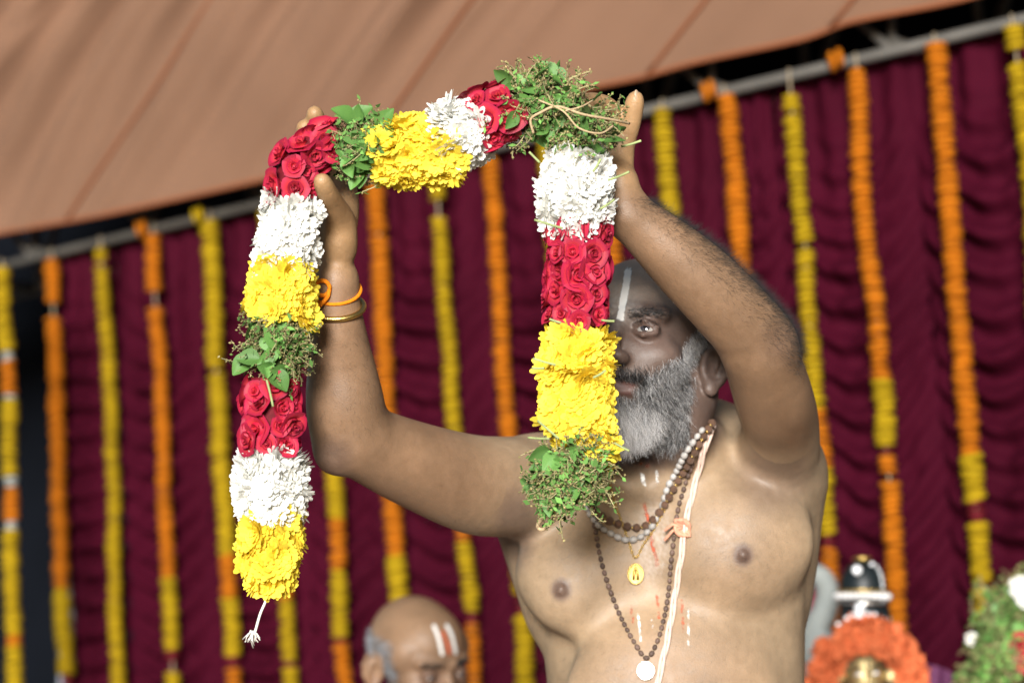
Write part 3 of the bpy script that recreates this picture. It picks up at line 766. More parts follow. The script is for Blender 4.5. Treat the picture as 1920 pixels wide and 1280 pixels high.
def sample(V, Q, N, w, n_):
    """random surface points, weight per vertex"""
    c = V[Q].mean(1); area = np.linalg.norm(np.cross(V[Q[:, 2]] - V[Q[:, 0]], V[Q[:, 3]] - V[Q[:, 1]]), axis=1)
    pw = area * w[Q].mean(1); pw = pw / pw.sum()
    i = rng.choice(len(Q), n_, p=pw); a, b_ = rng.random((2, n_, 1))
    q = V[Q[i]]; p = (q[:, 0] * (1 - a) + q[:, 1] * a) * (1 - b_) + (q[:, 3] * (1 - a) + q[:, 2] * a) * b_
    return p, N[Q[i, 0]], i
def beard_weight(HLc, inhead):
    x, y, z = HLc[:, 0], HLc[:, 1], HLc[:, 2]; ax = np.abs(x)
    cheek = ss(-.036, -.052, z - .55 * np.clip(ax - .045, 0, 1) * 1.6 + .0 * y)           # below the cheek line
    side = ss(.050, .058, ax) * ss(.000, .008, y) * ss(.042, .028, y) * ss(.055, .04, z)     # sideburns
    w = np.maximum(cheek * ss(-.012, .006, y), side) * inhead * (1 - (ax > .070) * (y < .008)) * (ax < .080)
    lips = ss(.034, .027, ax) * ss(.0105, .0075, np.abs(z + .0685)) * ss(.06, .07, y)
    nose = ss(.030, .022, ax) * ss(-.046, -.042, z) * ss(.07, .08, y)
    return np.clip(w * (1 - lips) * (1 - nose), 0, 1) * ss(-.150, -.125, z)
bw_ = beard_weight(HL, ishead)
rp, rn, ri = sample(BV, BQ, BN, bw_, 32000)
rl = HD.loc(rp); nloc = rn @ HD.M.T
down = -HD.z * .9 + np.array([0, 0, -.35])
chin = ss(-.072, -.095, rl[:, 2]) * ss(.02, .05, rl[:, 1])
must = ss(-.066, -.058, rl[:, 2]) * ss(.040, .034, np.abs(rl[:, 0])) * ss(.06, .075, rl[:, 1])
sideb = ss(-.03, .0, rl[:, 2])
under = ss(-.104, -.118, rl[:, 2])
dirs = rn * .55 + down[None] * .75 + rng.normal(size=rp.shape) * .33 + (np.sign(rl[:, 0]) * must)[:, None] * HD.x[None] * .5
lens = (.0115 + .013 * chin - .004 * must - .005 * sideb) * rng.uniform(.6, 1.25, len(rp)) * HD.s
grey = .32 + .54 * chin + .38 * sideb - .34 * must - .16 * under + rng.normal(size=len(rp)) * .26
grey -= (rng.random(len(rp)) < .25) * .3
grey = np.clip(grey, .03, .95) ** 1.3
cols = grey[:, None] * np.array([1.0, .98, .97])[None]
strands('beard', man, mo, rp, dirs, lens, rng.uniform(.00011, .00028, len(rp)), cols, M['hair'], .30, 3, np.array([0, 0, -.25]))
# cropped grey hair round the crown, brows
def scalp_weight(Hc, inh):
    x, y, z = Hc[:, 0], Hc[:, 1], Hc[:, 2]; ax = np.abs(x)
    s_ = ss(.058, .068, ax) * ss(.045, .03, y) * ss(-.02, .0, z) * ss(-.03, -.01, y)
    back = ss(-.045, -.065, y) * ss(.02, .04, z)
    top = ss(.095, .108, z) * ss(.05, .02, y)
    ear = 1 - (ax > .070) * (y > -.06) * (y < .012) * (z < .035)
    return np.clip(np.maximum(np.maximum(s_, back), top * .5), 0, 1) * inh * ear * (ax < .084)
rp, rn, ri = sample(BV, BQ, BN, scalp_weight(HL, ishead), 6500)
g_ = np.clip(.30 + rng.normal(size=len(rp)) * .2, .03, .75)
strands('hair', man, mo, rp, rn * .6 - HD.y[None] * .5 - HD.z[None] * .35 + rng.normal(size=rp.shape) * .25, rng.uniform(.004, .010, len(rp)), np.full(len(rp), .00024), g_[:, None] * np.ones(3), M['hair'], .2)
bwt = np.zeros(len(BV))
for q in (-1, 1):
    ax = q * HL[:, 0]; zc = .0185 + .006 * np.sin((ax - .012) / .036 * 2.2)
    bwt = np.maximum(bwt, ss(.010, .014, ax) * ss(.052, .044, ax) * ss(.0055, .002, np.abs(HL[:, 2] - zc)) * (HL[:, 1] > .05) * ishead)
rp, rn, ri = sample(BV, BQ, BN, bwt, 420)
rl = HD.loc(rp); g_ = np.clip(.04 + rng.normal(size=len(rp)) * .05, .01, .4)
strands('eyebrow', man, mo, rp, rn * .45 + HD.x[None] * np.sign(rl[:, :1]) * .9 + HD.z[None] * .25 + rng.normal(size=rp.shape) * .2, rng.uniform(.005, .010, len(rp)), np.full(len(rp), .00026), g_[:, None] * np.ones(3), M['hair'], .2)
# lashes
lw = np.zeros(len(BV))
for q in (-1, 1):
    lw = np.maximum(lw, (np.abs(q * HL[:, 0] - .033) < .013) * (np.abs(HL[:, 2] - .0093) < .0022) * (HL[:, 1] > .084) * ishead)
if lw.sum() > 3:
    rp, rn, ri = sample(BV, BQ, BN, lw, 160)
    strands('eyelash', man, mo, rp, HD.y[None] * .8 + HD.z[None] * .3 + rng.normal(size=rp.shape) * .25, rng.uniform(.004, .007, len(rp)), np.full(len(rp), .0002), np.full((len(rp), 3), .012), M['hair'], .3)
# forearm and chest hair
armdir = U(1173, 398, 2.758) - U(1428, 645, 2.835); armdir /= np.linalg.norm(armdir)
wa = ((qx > 1185) & (qx < 1500) & (qy < 700) & (qy > 370) & (BV[:, 1] < 2.88)).astype(float) * (~ishead)
wa *= np.clip(.10 + 1.0 * (BN[:, 2] * .7 + BN[:, 0] * .7), .03, 1)
rp, rn, ri = sample(BV, BQ, BN, wa ** 1.5, 7500)
strands('forearm_hair', man, mo, rp, rn * .75 - armdir[None] * .1 + np.array([.3, 0, -.3])[None] * .9 + rng.normal(size=rp.shape) * .3, rng.uniform(.005, .015, len(rp)), np.full(len(rp), .00010), np.full((len(rp), 3), .012) + rng.random((len(rp), 1)) * .02, M['hair'], .35)
wa = ((qx > 575) & (qx < 720) & (qy > 600) & (qy < 820) & (BV[:, 1] < 2.9)).astype(float) * .5
rp, rn, ri = sample(BV, BQ, BN, wa, 500)
strands('forearm_hair', man, mo, rp, rn * .3 + np.array([.3, 0, -.7])[None] + rng.normal(size=rp.shape) * .3, rng.uniform(.005, .010, len(rp)), np.full(len(rp), .00009), np.full((len(rp), 3), .02), M['hair'], .35)
wa = (front & (BV[:, 1] > 2.9) & (qy > 950) & (~ishead)).astype(float) * (.35 + ss(160, 40, np.abs(qx - 1235)) * .5 + .6 * ss(120, 50, np.hypot(qx - 1385, qy - 1010)))
rp, rn, ri = sample(BV, BQ, BN, wa, 2600)
strands('chest_hair', man, mo, rp, rn * .22 + np.array([-.35, 0, -.5])[None] + rng.normal(size=rp.shape) * .4, rng.uniform(.005, .012, len(rp)), np.full(len(rp), .00007), np.full((len(rp), 3), .03), M['hair'], .35)

# dhoti below the waist
V = []; nseg = 72; lv = 16
ctr = W(U(1271, 1560, 3.085)); zt = ctr[2] + .02
for j in range(lv + 1):
    t = j / lv; z = zt * (1 - t) + .012 * t
    for s in range(nseg):
        th = 2 * math.pi * s / nseg; fl = .006 + .022 * t
        rr = 1 + .10 * t
        V.append((ctr[0] - mo[0] + (.172 * rr + fl * math.sin(th * 9 + t) * (.4 + .6 * abs(math.sin(th * 2)))) * math.cos(th), ctr[1] - mo[1] + (.13 * rr + fl * math.sin(th * 11 - t)) * math.sin(th), z))
Fc = [(j * nseg + s, j * nseg + (s + 1) % nseg, (j + 1) * nseg + (s + 1) % nseg, (j + 1) * nseg + s) for j in range(lv) for s in range(nseg)]
link('dhoti', mesh('dhoti', V, Fc, M['dhoti']), man)

# ================================================================== FLOWERS FOR THE GARLAND
def petal_grid(nu, nv, fn):
    V = [fn(-1 + 2 * i / nu, j / nv) for j in range(nv + 1) for i in range(nu + 1)]
    Fc = [(j * (nu + 1) + i, j * (nu + 1) + i + 1, (j + 1) * (nu + 1) + i + 1, (j + 1) * (nu + 1) + i) for j in range(nv) for i in range(nu)]
    return V, Fc
def rose_petal(ang, hw, r0, r1, z0, h, curl, seed):
    """unit rose: radius about 1, axis +Z"""
    a, b_ = nz(seed * 3.1, 1), nz(seed * 5.7, 2)
    def fn(u, v):
        sh = math.sin(min(1, v * 1.15 + .12) * math.pi * .5) * (1 - .25 * max(0, v - .75) * 4 * abs(u) ** 2)
        th = ang + u * hw * sh
        r = r0 + (r1 - r0) * v ** 1.3 + curl * max(0, v - .6) ** 1.5 * 2 * (1 + .5 * abs(u)) + .03 * nz(u * 2 + seed, v * 3, seed)
        z = z0 + h * (v - .14 * (u * u) * v - .30 * curl * 4 * max(0, v - .68) ** 2 * 4) + .04 * nz(u * 3, v * 2, seed + 9)
        return (r * math.cos(th), r * math.sin(th), z)
    V, Fc = petal_grid(6, 5, fn)
    nu = 7; cols = []
    for k in range(len(V)):
        v = (k // nu) / 5; u = abs(-1 + 2 * (k % nu) / 6); e = max(v ** 3, (u ** 4) * .8)
        inner = np.array([.72, .085, .075]); mid = np.array([.52, .022, .042]); edge = np.array([.24, .005, .050])
        c = inner * (1 - v) + mid * v; c = c * (1 - e * .7) + edge * e * .7
        cols.append(c * (1 + .12 * a))
    return V, Fc, cols
M['rose'] = mat('red rose petal', (0, 0, 0), .5, .14, 220, .15, 900, .25, attr='tone', objvar=.25, trans=.12)
def build_rose(seed):
    rr = random.Random(seed); inner = []; IC = []
    op = rr.uniform(.7, 1.3)
    for k in range(5):       # tight bud
        v, f, c = rose_petal(k * 2.4 + seed, 1.25, .04 + .035 * k, .10 + .05 * k * op, -.15, .62 - .02 * k, .04, seed + k); inner.append((v, f)); IC += c
    for k in range(5):
        v, f, c = rose_petal(k * 1.2566 + seed * .7, .85, .22 + .03 * k, .46 * op + .02 * k, -.25, .66 - .03 * k, .14, seed + 20 + k); inner.append((v, f)); IC += c
    # calyx cup closing the underside
    v, f = lathe_vf([(.05, -.35), (.3, -.3), (.5, -.1), (.45, .05)], 10); inner.append((v, f)); IC += [np.array([.35, .008, .03])] * len(v)
    V, Fc = join_vf(inner); me = mesh('rose', V, Fc, M['rose']); colattr(me, 'tone', np.array(IC))
    outs = []
    for k in range(5):
        v, f, c = rose_petal(k * 1.2566 + .5 + seed, .86 + .1 * rr.random(), .34, .72 + .10 * rr.random(), -.30, .56 + .12 * rr.random(), .24 + .12 * rr.random(), seed + 40 + k)
        pm = mesh('petal', v, f, M['rose']); colattr(pm, 'tone', np.array(c)); outs.append((pm, v, f, c))
    allp = join_vf([(V, Fc)] + [(o[1], o[2]) for o in outs]); AC = IC + [c for o in outs for c in o[3]]
    full = mesh('rose', *allp, M['rose']); colattr(full, 'tone', np.array(AC))
    return me, [o[0] for o in outs], full
ROSES = [build_rose(s) for s in (1, 2, 3, 4, 5, 6, 7, 8)]
def chrys(seed, m):
    rr = random.Random(seed); parts = []
    for ring, (n_, el, L, w) in enumerate([(7, 78, .62, .13), (11, 60, .80, .15), (15, 40, .98, .17), (17, 20, 1.08, .18), (15, 0, 1.06, .19)]):
        for k in range(n_):
            th = 2 * math.pi * (k + rr.random() * .6) / n_ + ring; e0 = R(el + rr.uniform(-12, 12)); LL = L * rr.uniform(.82, 1.12); ww = w * rr.uniform(.85, 1.15)
            ct, st_ = math.cos(th), math.sin(th); pts = []
            for t, wf, up in ((.12, .5, 0), (.5, 1.0, .04), (.85, .95, .13), (1.0, .35, .16)):
                rad_ = LL * t * math.cos(e0); z = LL * t * math.sin(e0) * .8 + up * (1.1 if el < 50 else -.4) * LL
                for sgn in (-1, 1):
                    pts.append((rad_ * ct - sgn * ww * wf * st_, rad_ * st_ + sgn * ww * wf * ct, z + .03 * wf))
            parts.append((pts, [(0, 1, 3, 2), (2, 3, 5, 4), (4, 5, 7, 6)]))
    V, Fc = join_vf(parts); return mesh('chrysanthemum', V, Fc, m)
M['mum_w'] = mat('white chrysanthemum', (.84, .84, .80), .65, .05, 120, 0, 100, .2, objvar=.05, trans=.22)
M['mum_y'] = mat('yellow chrysanthemum', (.92, .74, .075), .65, .10, 120, 0, 100, .2, objvar=.08, trans=.22)
MUM = {'W': [chrys(s, M['mum_w']) for s in range(4)], 'Y': [chrys(s + 10, M['mum_y']) for s in range(4)]}
M['leaf'] = mat('green leaf', (.115, .255, .060), .42, .25, 90, .2, 400, .45, objvar=.30, trans=.22)
M['sprig'] = mat('drying basil sprig', (0, 0, 0), .8, .2, 200, 0, 100, .2, attr='tone', objvar=.25)
M['stalk'] = mat('pale cut stalk', (.30, .36, .15), .6, .15, 100, 0, 100, .3, objvar=.15)
M['twine'] = mat('jute twine', (.46, .34, .20), .9, .2, 300, .4, 900, .1)
M['core'] = mat('packed stems', (.050, .075, .022), .9, .4, 120, .5, 300, .1)
def leaf_mesh(seed):
    rr = random.Random(seed); w0 = rr.uniform(.30, .40); fold = rr.uniform(.12, .3); bend = rr.uniform(-.35, .5)
    def fn(u, v):
        w = w0 * math.sin(math.pi * min(1, v * .93 + .05)) ** .75 * (1.25 - .55 * v)
        return (u * w, v, fold * abs(u) * w * 2 + bend * v * v * .6 + .03 * nz(u * 3, v * 5, seed))
    V, Fc = petal_grid(4, 6, fn); return mesh('leaf', V, Fc, M['leaf'])
LEAVES = [leaf_mesh(s) for s in range(6)]
def sprig_mesh(seed):
    rr = random.Random(seed); parts = []; C = []
    green = rr.random() < .45
    for stem_ in range(3):
        ox, oy, hh = rr.uniform(-.5, .5), rr.uniform(-.5, .5), rr.uniform(.7, 1.1); pth = catmull([(ox * .4, oy * .4, 0), (ox * .6 + rr.uniform(-.1, .1), oy * .6 + rr.uniform(-.1, .1), .35 * hh), (ox + rr.uniform(-.25, .25), oy + rr.uniform(-.25, .25), .7 * hh), (ox * 1.3 + rr.uniform(-.4, .4), oy * 1.3 + rr.uniform(-.4, .4), hh)], 3)
        v, f = tube_vf(pth, np.linspace(.030, .014, len(pth)), 4); parts.append((v, f)); C += [np.array([.30, .27, .14]) * rr.uniform(.6, 1.3)] * len(v)
        for k in range(11):
            p = pth[min(len(pth) - 1, 2 + int(k * .75))]; th = k * 2.4 + rr.random()
            c = p + np.array([math.cos(th), math.sin(th), .3]) * rr.uniform(.06, .11); r_ = rr.uniform(.030, .055)
            ov = [c + r_ * np.array(q) for q in ((1, 0, 0), (-1, 0, 0), (0, 1, 0), (0, -1, 0), (0, 0, 1.3), (0, 0, -1.3))]
            parts.append((ov, [(0, 2, 4), (2, 1, 4), (1, 3, 4), (3, 0, 4), (2, 0, 5), (1, 2, 5), (3, 1, 5), (0, 3, 5)]))
            C += [np.array([.27, .23, .10]) * rr.uniform(.35, 1.3) if rr.random() < .80 else np.array([.15, .24, .06]) * rr.uniform(.6, 1.3)] * 6
        for k in range(4 if green else 2):
            p = pth[rr.randrange(2, len(pth))]; th = rr.uniform(0, 6.3); d_ = np.array([math.cos(th), math.sin(th), rr.uniform(-.1, .6)]); s_ = np.cross(d_, (0, 0, 1)); L = rr.uniform(.2, .36)
            parts.append(([p, p + d_ * L * .5 + s_ * L * .26, p + d_ * L, p + d_ * L * .5 - s_ * L * .26], [(0, 1, 2, 3)])); C += [np.array([.12, .26, .06]) * rr.uniform(.6, 1.3)] * 4
    V, Fc = join_vf(parts); me = mesh('sprig', V, Fc, M['sprig'], False); colattr(me, 'tone', np.array(C)); return me
SPRIGS = [sprig_mesh(s) for s in range(10)]

GL = P(505, 1095, 2.70)
gar = thing('flower_garland', 'thick garland of red roses, white and yellow blooms and greenery held in both hands', 'garland', GL)
go = np.array(GL)
def rand_unit_around(n, amt):
    v = np.asarray(n) + rng.normal(size=3) * amt; return v / np.linalg.norm(v)
def frames(path):
    t = np.gradient(path, axis=0); t /= np.linalg.norm(t, axis=1)[:, None]; return t
thumb = [(640, 440), (622, 378), (609, 356), (602, 342)]
def near_thumb(p, lim):
    a, b_, d = proj(p)
    return d < 2.72 and min(math.hypot(a - (x0 + (x1 - x0) * t), b_ - (y0 + (y1 - y0) * t)) for (x0, y0), (x1, y1) in zip(thumb[:-1], thumb[1:]) for t in (0, .25, .5, .75, 1)) < lim
def seg_place(pts, rpx, spacing, around, jitter):
    """spots on the skin of a bent tube: (place, outward normal, tangent, radius)"""
    path = catmull([list(P(*p[:3])) for p in pts], 24); rad = catmull([[p[3] * p[2] / FPX, 0, 0] for p in pts], 24)[:, 0] if len(pts[0]) > 3 else np.full(len(path), rpx * pts[0][2] / FPX)
    t = frames(path); L = np.concatenate([[0], np.cumsum(np.linalg.norm(np.diff(path, axis=0), axis=1))]); out = []
    n_ring = max(1, int(round(L[-1] / spacing))); 
    for k in range(n_ring):
        s_ = L[-1] * (k + .5) / n_ring; na = max(4, int(round(2 * math.pi * np.interp(s_, L, rad) / around))); ph = (k % 2) * math.pi / na + rng.uniform(-.2, .2)
        for j in range(na):
            ss_ = np.clip(s_ + rng.normal() * jitter * spacing, 0, L[-1]); c = np.array([np.interp(ss_, L, path[:, a]) for a in range(3)]); tt = np.array([np.interp(ss_, L, t[:, a]) for a in range(3)])
            a_ = np.cross(tt, (0.13, 1, .2)); a_ /= np.linalg.norm(a_); b_ = np.cross(tt, a_); th = ph + 2 * math.pi * (j + rng.normal() * .10) / na
            nn = math.cos(th) * a_ + math.sin(th) * b_; out.append((c, nn, tt, np.interp(ss_, L, rad)))
    return path, rad, out
cores = []; rcores = []; mcores = {'W': [], 'Y': []}
def core(path, rad, f=.62):
    v, fc = tube_vf(path - go, rad * f, 12); cores.append((v, fc))
camd = -np.array(_f)
def mums(kind, pts, rf=.0185):
    path, rad, spots = seg_place(pts, None, .0170, .0195, .22); mcores[kind].append(tube_vf(path - go, rad * .76, 12))
    nm = 'white_chrysanthemum' if kind == 'W' else 'yellow_chrysanthemum'
    for c, nn, tt, r_ in spots:
        p = c + nn * (r_ - .0125 + rng.normal() * .0022)
        if near_thumb(p, 20) and nn @ camd > 0: continue
        link(nm, MUM[kind][rng.integers(4)], gar, p - go, basis(rand_unit_around(nn, .28), rng.uniform(0, 6.3)), rf * rng.uniform(.85, 1.15))
def roses(pts, rf=.0172):
    path, rad, spots = seg_place(pts, None, .0225, .0268, .12); rcores.append(tube_vf(path - go, rad * .72, 12))
    for c, nn, tt, r_ in spots:
        s_ = rf * rng.uniform(.72, 1.28); p = c + nn * (r_ - .0085 + rng.normal() * .002)
        if near_thumb(p, 19) and nn @ camd > .1: continue
        inner, outs, full = ROSES[rng.integers(8)]; q = basis(rand_unit_around(nn, .16), rng.uniform(0, 6.3))
        if nn @ camd > -.15:
            o = link('rose', inner, gar, p - go, q, s_)
            for k in range(len(outs)):
                c2 = link('petal', outs[k], o)
        else: link('rose', full, gar, p - go, q, s_)
def greens(pts, nleaf, nsprig, lsz=.019, ssz=.034, spread=.55):
    path, rad, spots = seg_place(pts, None, .012, .012, .3); core(path, rad, .45)
    for what, cnt in (('leaf', nleaf), ('sprig', nsprig)):
        for k in range(cnt):
            c, nn, tt, r_ = spots[rng.integers(len(spots))]
            if nn @ camd < -.2 and rng.random() < .6: c, nn, tt, r_ = spots[rng.integers(len(spots))]
            p = c + nn * r_ * (.46 if what == 'sprig' else .78); 
            d_ = rand_unit_around(nn + tt * rng.normal() * .35, spread)
            if what == 'leaf':
                d_ = rand_unit_around(nn * .55 + np.array([0, 0, -.25]), .8); n2_ = rand_unit_around(nn + camd * .4, .5)
                z = Vector(n2_); y = Vector(d_); x = y.cross(z).normalized(); z = x.cross(y).normalized()
                q = Matrix((x, y.normalized(), z)).transposed().to_quaternion(); s_ = lsz * rng.uniform(.6, 1.3)
                link('leaf', LEAVES[rng.integers(6)], gar, p - go, q, s_)
            else: link('sprig', SPRIGS[rng.integers(10)], gar, p - go, basis(d_, rng.uniform(0, 6.3)), ssz * rng.uniform(.7, 1.25))
D = 2.70
mums('Y', [(506, 1098, D, 28), (507, 1070, D, 48), (508, 1020, D, 57), (508, 965, D, 57)])
mums('W', [(507, 968, D, 64), (508, 910, D, 67), (508, 852, D, 60)])
roses([(508, 850, D, 60), (509, 780, D, 60), (511, 708, D, 58)])
greens([(512, 700, D, 50), (517, 648, D, 60), (523, 598, D, 54)], 46, 74, .025, .026)
mums('Y', [(524, 592, D, 66), (528, 545, D, 62), (533, 492, D, 56)])
mums('W', [(535, 498, D, 54), (539, 440, D, 55), (543, 372, D, 54)])
roses([(546, 372, D, 50), (556, 324, D, 52), (588, 284, D, 48), (640, 256, D, 46)])
greens([(640, 262, D, 54), (680, 272, D, 56), (716, 284, D, 48)], 48, 52, .026, .026)
mums('Y', [(712, 284, D - .005, 56), (770, 285, D - .01, 64), (850, 280, D - .01, 60)])
mums('W', [(822, 264, D - .008, 60), (858, 250, D - .008, 66), (900, 232, D - .008, 58)])
roses([(888, 232, D - .01, 58), (925, 217, D - .01, 62), (965, 202, D - .01, 56)])
greens([(962, 205, D - .01, 58), (1020, 192, D - .01, 60), (1072, 208, D - .005, 62), (1095, 245, D, 60), (1088, 280, D, 52)], 70, 116, .022, .028)
mums('W', [(1080, 292, D, 58), (1079, 350, D, 68), (1078, 395, D, 68), (1080, 422, D, 60)])
roses([(1081, 416, D, 62), (1082, 515, D, 64), (1083, 612, D, 62)])
mums('Y', [(1083, 624, D, 62), (1083, 680, D, 68), (1080, 750, D, 66), (1092, 815, D, 62), (1128, 868, D, 30)])
greens([(1064, 836, D - .015, 44), (1067, 890, D - .015, 58), (1072, 945, D - .015, 40)], 34, 116, .027, .029, .35)
v, fc = join_vf(cores); o = link('stem_core', mesh('stem_core', v, fc, M['core']), gar); o['kind'] = 'stuff'
for kk in 'WY':
    v, fc = join_vf(mcores[kk]); o = link('petal_core', mesh('petal_core', v, fc, M['mum_' + kk.lower()]), gar); o['kind'] = 'stuff'
v, fc = join_vf(rcores); o = link('petal_core', mesh('petal_core', v, fc, M['mari_r']), gar); o['kind'] = 'stuff'
def gtube(name, pts, r_, m, sides=6, n_=8):
    pth = catmull([list(P(*p)) for p in pts], n_) - go
    v, fc = tube_vf(pth, r_, sides); return link(name, mesh(name, v, fc, m), gar)
for a in [((1140, 338, 2.655), (1180, 322, 2.65)), ((1112, 322, 2.65), (1126, 298, 2.645)), ((1125, 392, 2.65), (1152, 374, 2.645)), ((1002, 412, 2.655), (1055, 428, 2.65)),
          ((1000, 672, 2.66), (1042, 684, 2.652)), ((998, 690, 2.67), (1020, 690, 2.66)), ((1008, 788, 2.655), (1048, 822, 2.645)), ((990, 820, 2.66), (1030, 822, 2.65)),
          ((1128, 600, 2.66), (1152, 602, 2.65)), ((1112, 708, 2.645), (1136, 694, 2.645)), ((1152, 830, 2.67), (1180, 845, 2.665)), ((500, 712, 2.655), (512, 762, 2.65)), ((1165, 275, 2.70), (1202, 264, 2.69)),
          ((992, 285, 2.68), (1012, 305, 2.68)), ((1030, 598, 2.652), (1052, 605, 2.65))]:
    (x0, y0, d0), (x1, y1, d1) = a
    gtube('stalk', [a[0], ((x0 + x1) / 2 + .7, (y0 + y1) / 2 + .7, (d0 + d1) / 2), a[1]], .0014, M['stalk'], 6, 4)
gtube('twine', [(1010, 188, 2.645), (1055, 208, 2.635), (1085, 240, 2.635), (1125, 250, 2.64), (1150, 236, 2.66)], .0011, M['twine'])
gtube('twine', [(1060, 208, 2.635), (1090, 200, 2.64), (1112, 188, 2.66)], .0009, M['twine'])
gtube('twine', [(1000, 250, 2.65), (995, 225, 2.645), (1012, 212, 2.64), (1045, 200, 2.64), (1095, 215, 2.638), (1150, 225, 2.66), (1180, 232, 2.69)], .0015, M['twine'])
gtube('twine', [(1052, 955, 2.67), (1022, 968, 2.68), (1008, 985, 2.69), (1018, 992, 2.69), (1038, 975, 2.68), (1058, 958, 2.67)], .0022, M['twine'])
M['white_thread'] = mat('white cotton thread', (.75, .72, .66), .9, .1, 300, .2, 900, .1)
gtube('hanging_thread', [(503, 1085, 2.70), (500, 1120, 2.70), (488, 1150, 2.70), (478, 1185, 2.70)], .0016, M['white_thread'])
tv_ = []
for k in range(26):
    a0 = P(474 + rng.normal() * 3, 1182, 2.70 + rng.normal() * .003); b0 = P(474 + rng.normal() * 8, 1200 + rng.normal() * 5, 2.70 + rng.normal() * .005)
    tv_.append(tube_vf(np.array([list(a0), list((a0 + b0) / 2 + Vector(rng.normal(size=3) * .0015)), list(b0)]) - go, .0009, 4))
o = link('tassel', mesh('tassel', *join_vf(tv_), M['white_thread']), gar); o['kind'] = 'stuff'

# ================================================================== ORNAMENTS ON THE MAN
def drape(pts, lift, n_=10):
    """photo path laid on the body surface, lifted by its own radius"""
    c2 = catmull([(a, b_, 0) for a, b_ in pts], n_); out = []
    for a, b_, _ in c2:
        p, nn = hit(a, b_)
        if p is not None: out.append((p, p + nn * lift))
    P0 = np.array([o_[1] for o_ in out])
    for k in range(2): P0[1:-1] = (P0[:-2] + 2 * P0[1:-1] + P0[2:]) / 4
    return P0
def resample(pth, step):
    L = np.concatenate([[0], np.cumsum(np.linalg.norm(np.diff(pth, axis=0), axis=1))]); s_ = np.arange(0, L[-1], step)
    return np.stack([np.interp(s_, L, pth[:, a]) for a in range(3)], 1)
def bead_mesh(name, m, el=1.0, m2=None):
    prof = [(.25, -1.0 * el), (.75, -.7 * el), (1, -.1 * el), (.92, .35 * el), (.6, .8 * el), (.25, 1.0 * el)]
    return mesh(name, *lathe_vf(prof, 10), m)
M['bead_brown'] = mat('brown rudraksha-like bead', (.17, .095, .062), .45, .3, 300, .8, 500, .5, objvar=.25)
M['bead_white'] = mat('white bead', (.40, .38, .36), .35, .1, 200, .2, 300, .5, objvar=.12)
M['bead_dark'] = mat('dark tulsi bead', (.11, .07, .055), .5, .3, 300, .3, 500, .4, objvar=.35)
M['pale_cord'] = mat('pinkish cotton cord', (.66, .50, .42), .9, .1, 200, .4, 700, .1)
M['salmon'] = mat('salmon thread knot', (.62, .30, .20), .9, .15, 200, .4, 600, .1)
M['orange_thread'] = mat('bright orange thread', (.78, .23, .012), .85, .15, 300, .5, 900, .1)
def necklace(name, label, pts, r_, step, beadm, el, cord_r=.0007, caps=None):
    pth = drape(pts, r_ * .9); w = W(pth); org = w[len(w) // 2]
    t_ = thing(name, label, 'necklace', Vector(org))
    v, fc = tube_vf(resample(w, .004) - org, cord_r, 5); link('cord', mesh('cord', v, fc, M['thread'] if caps is None else M['gold']), t_)
    q = resample(w, step); d_ = np.gradient(q, axis=0)
    for k in range(len(q)):
        link('bead', beadm, t_, q[k] - org, basis(d_[k], rng.uniform(0, 6)), r_ * rng.uniform(.9, 1.1))
        if caps is not None and k % 1 == 0: link('gold_cap', caps, t_, q[k] - org + (d_[k] / np.linalg.norm(d_[k])) * r_ * .95, basis(d_[k]), r_ * .55)
    return t_, w, org
capm = mesh('gold_cap', *lathe_vf([(.5, -.3), (1, 0), (.5, .3)], 8), M['gold'])
necklace('bead_necklace', 'brown bead necklace with gold caps lying on the bearded man\'s chest', [(1328, 792), (1302, 838), (1280, 880), (1258, 925), (1238, 962), (1216, 984), (1190, 990), (1160, 984), (1132, 972), (1112, 950), (1106, 905), (1124, 868)], .0052, .0118, bead_mesh('bead', M['bead_brown'], .95), 1, .0008, capm)
necklace('bead_necklace', 'white bead necklace beside the brown beads on the bearded man\'s chest', [(1312, 806), (1286, 842), (1268, 880), (1252, 915), (1240, 955), (1224, 988), (1200, 1008), (1172, 1013), (1142, 1000), (1120, 985), (1100, 950), (1095, 905)], .0042, .0098, bead_mesh('bead', M['bead_white'], 1.15), 1)
t_, w, org = necklace('bead_necklace', 'long dark bead necklace with silver disc reaching down to the bearded man\'s belly', [(1296, 868), (1284, 905), (1273, 955), (1266, 1005), (1260, 1055), (1255, 1105), (1246, 1158), (1232, 1204), (1213, 1234), (1190, 1205), (1166, 1160), (1145, 1110), (1129, 1060), (1119, 1012), (1114, 975), (1105, 925)], .0031, .0088, bead_mesh('bead', M['bead_dark'], 1.25), 1)
def pendant(parent, org, at, rx, ry, m, name):
    p, nn = hit(*at); p = p + nn * .003; pw = W(p); nw = Vector(W(nn) - np.array(CAMP))
    prof = [(.92, -.10), (1.0, -.04), (1.0, .06), (.93, .12), (.88, .08), (.80, .06), (.0 + .02, .09)]
    me = mesh(name, *lathe_vf(prof, 28), m)
    up = Vector(_u); z = nw.normalized(); x = up.cross(z).normalized(); y = z.cross(x)
    o = link(name, me, parent, pw - org, Matrix((x, y, z)).transposed().to_quaternion(), (rx, ry, rx)); return o
pd = pendant(t_, org, (1211, 1257), .0112, .0118, M['silver'], 'pendant_disc')
ring_v = tube_vf(np.array([(math.cos(a), math.sin(a), .1) for a in np.linspace(0, 2 * math.pi, 25)]) * .72, .05, 5, False)
link('raised_ring', mesh('raised_ring', *ring_v, M['silver']), pd)
pth = W(drape([(1143, 900), (1155, 945), (1170, 990), (1180, 1020), (1191, 1046), (1206, 1022), (1222, 1000), (1238, 972), (1252, 945)], .002)); org = pth[len(pth) // 2]
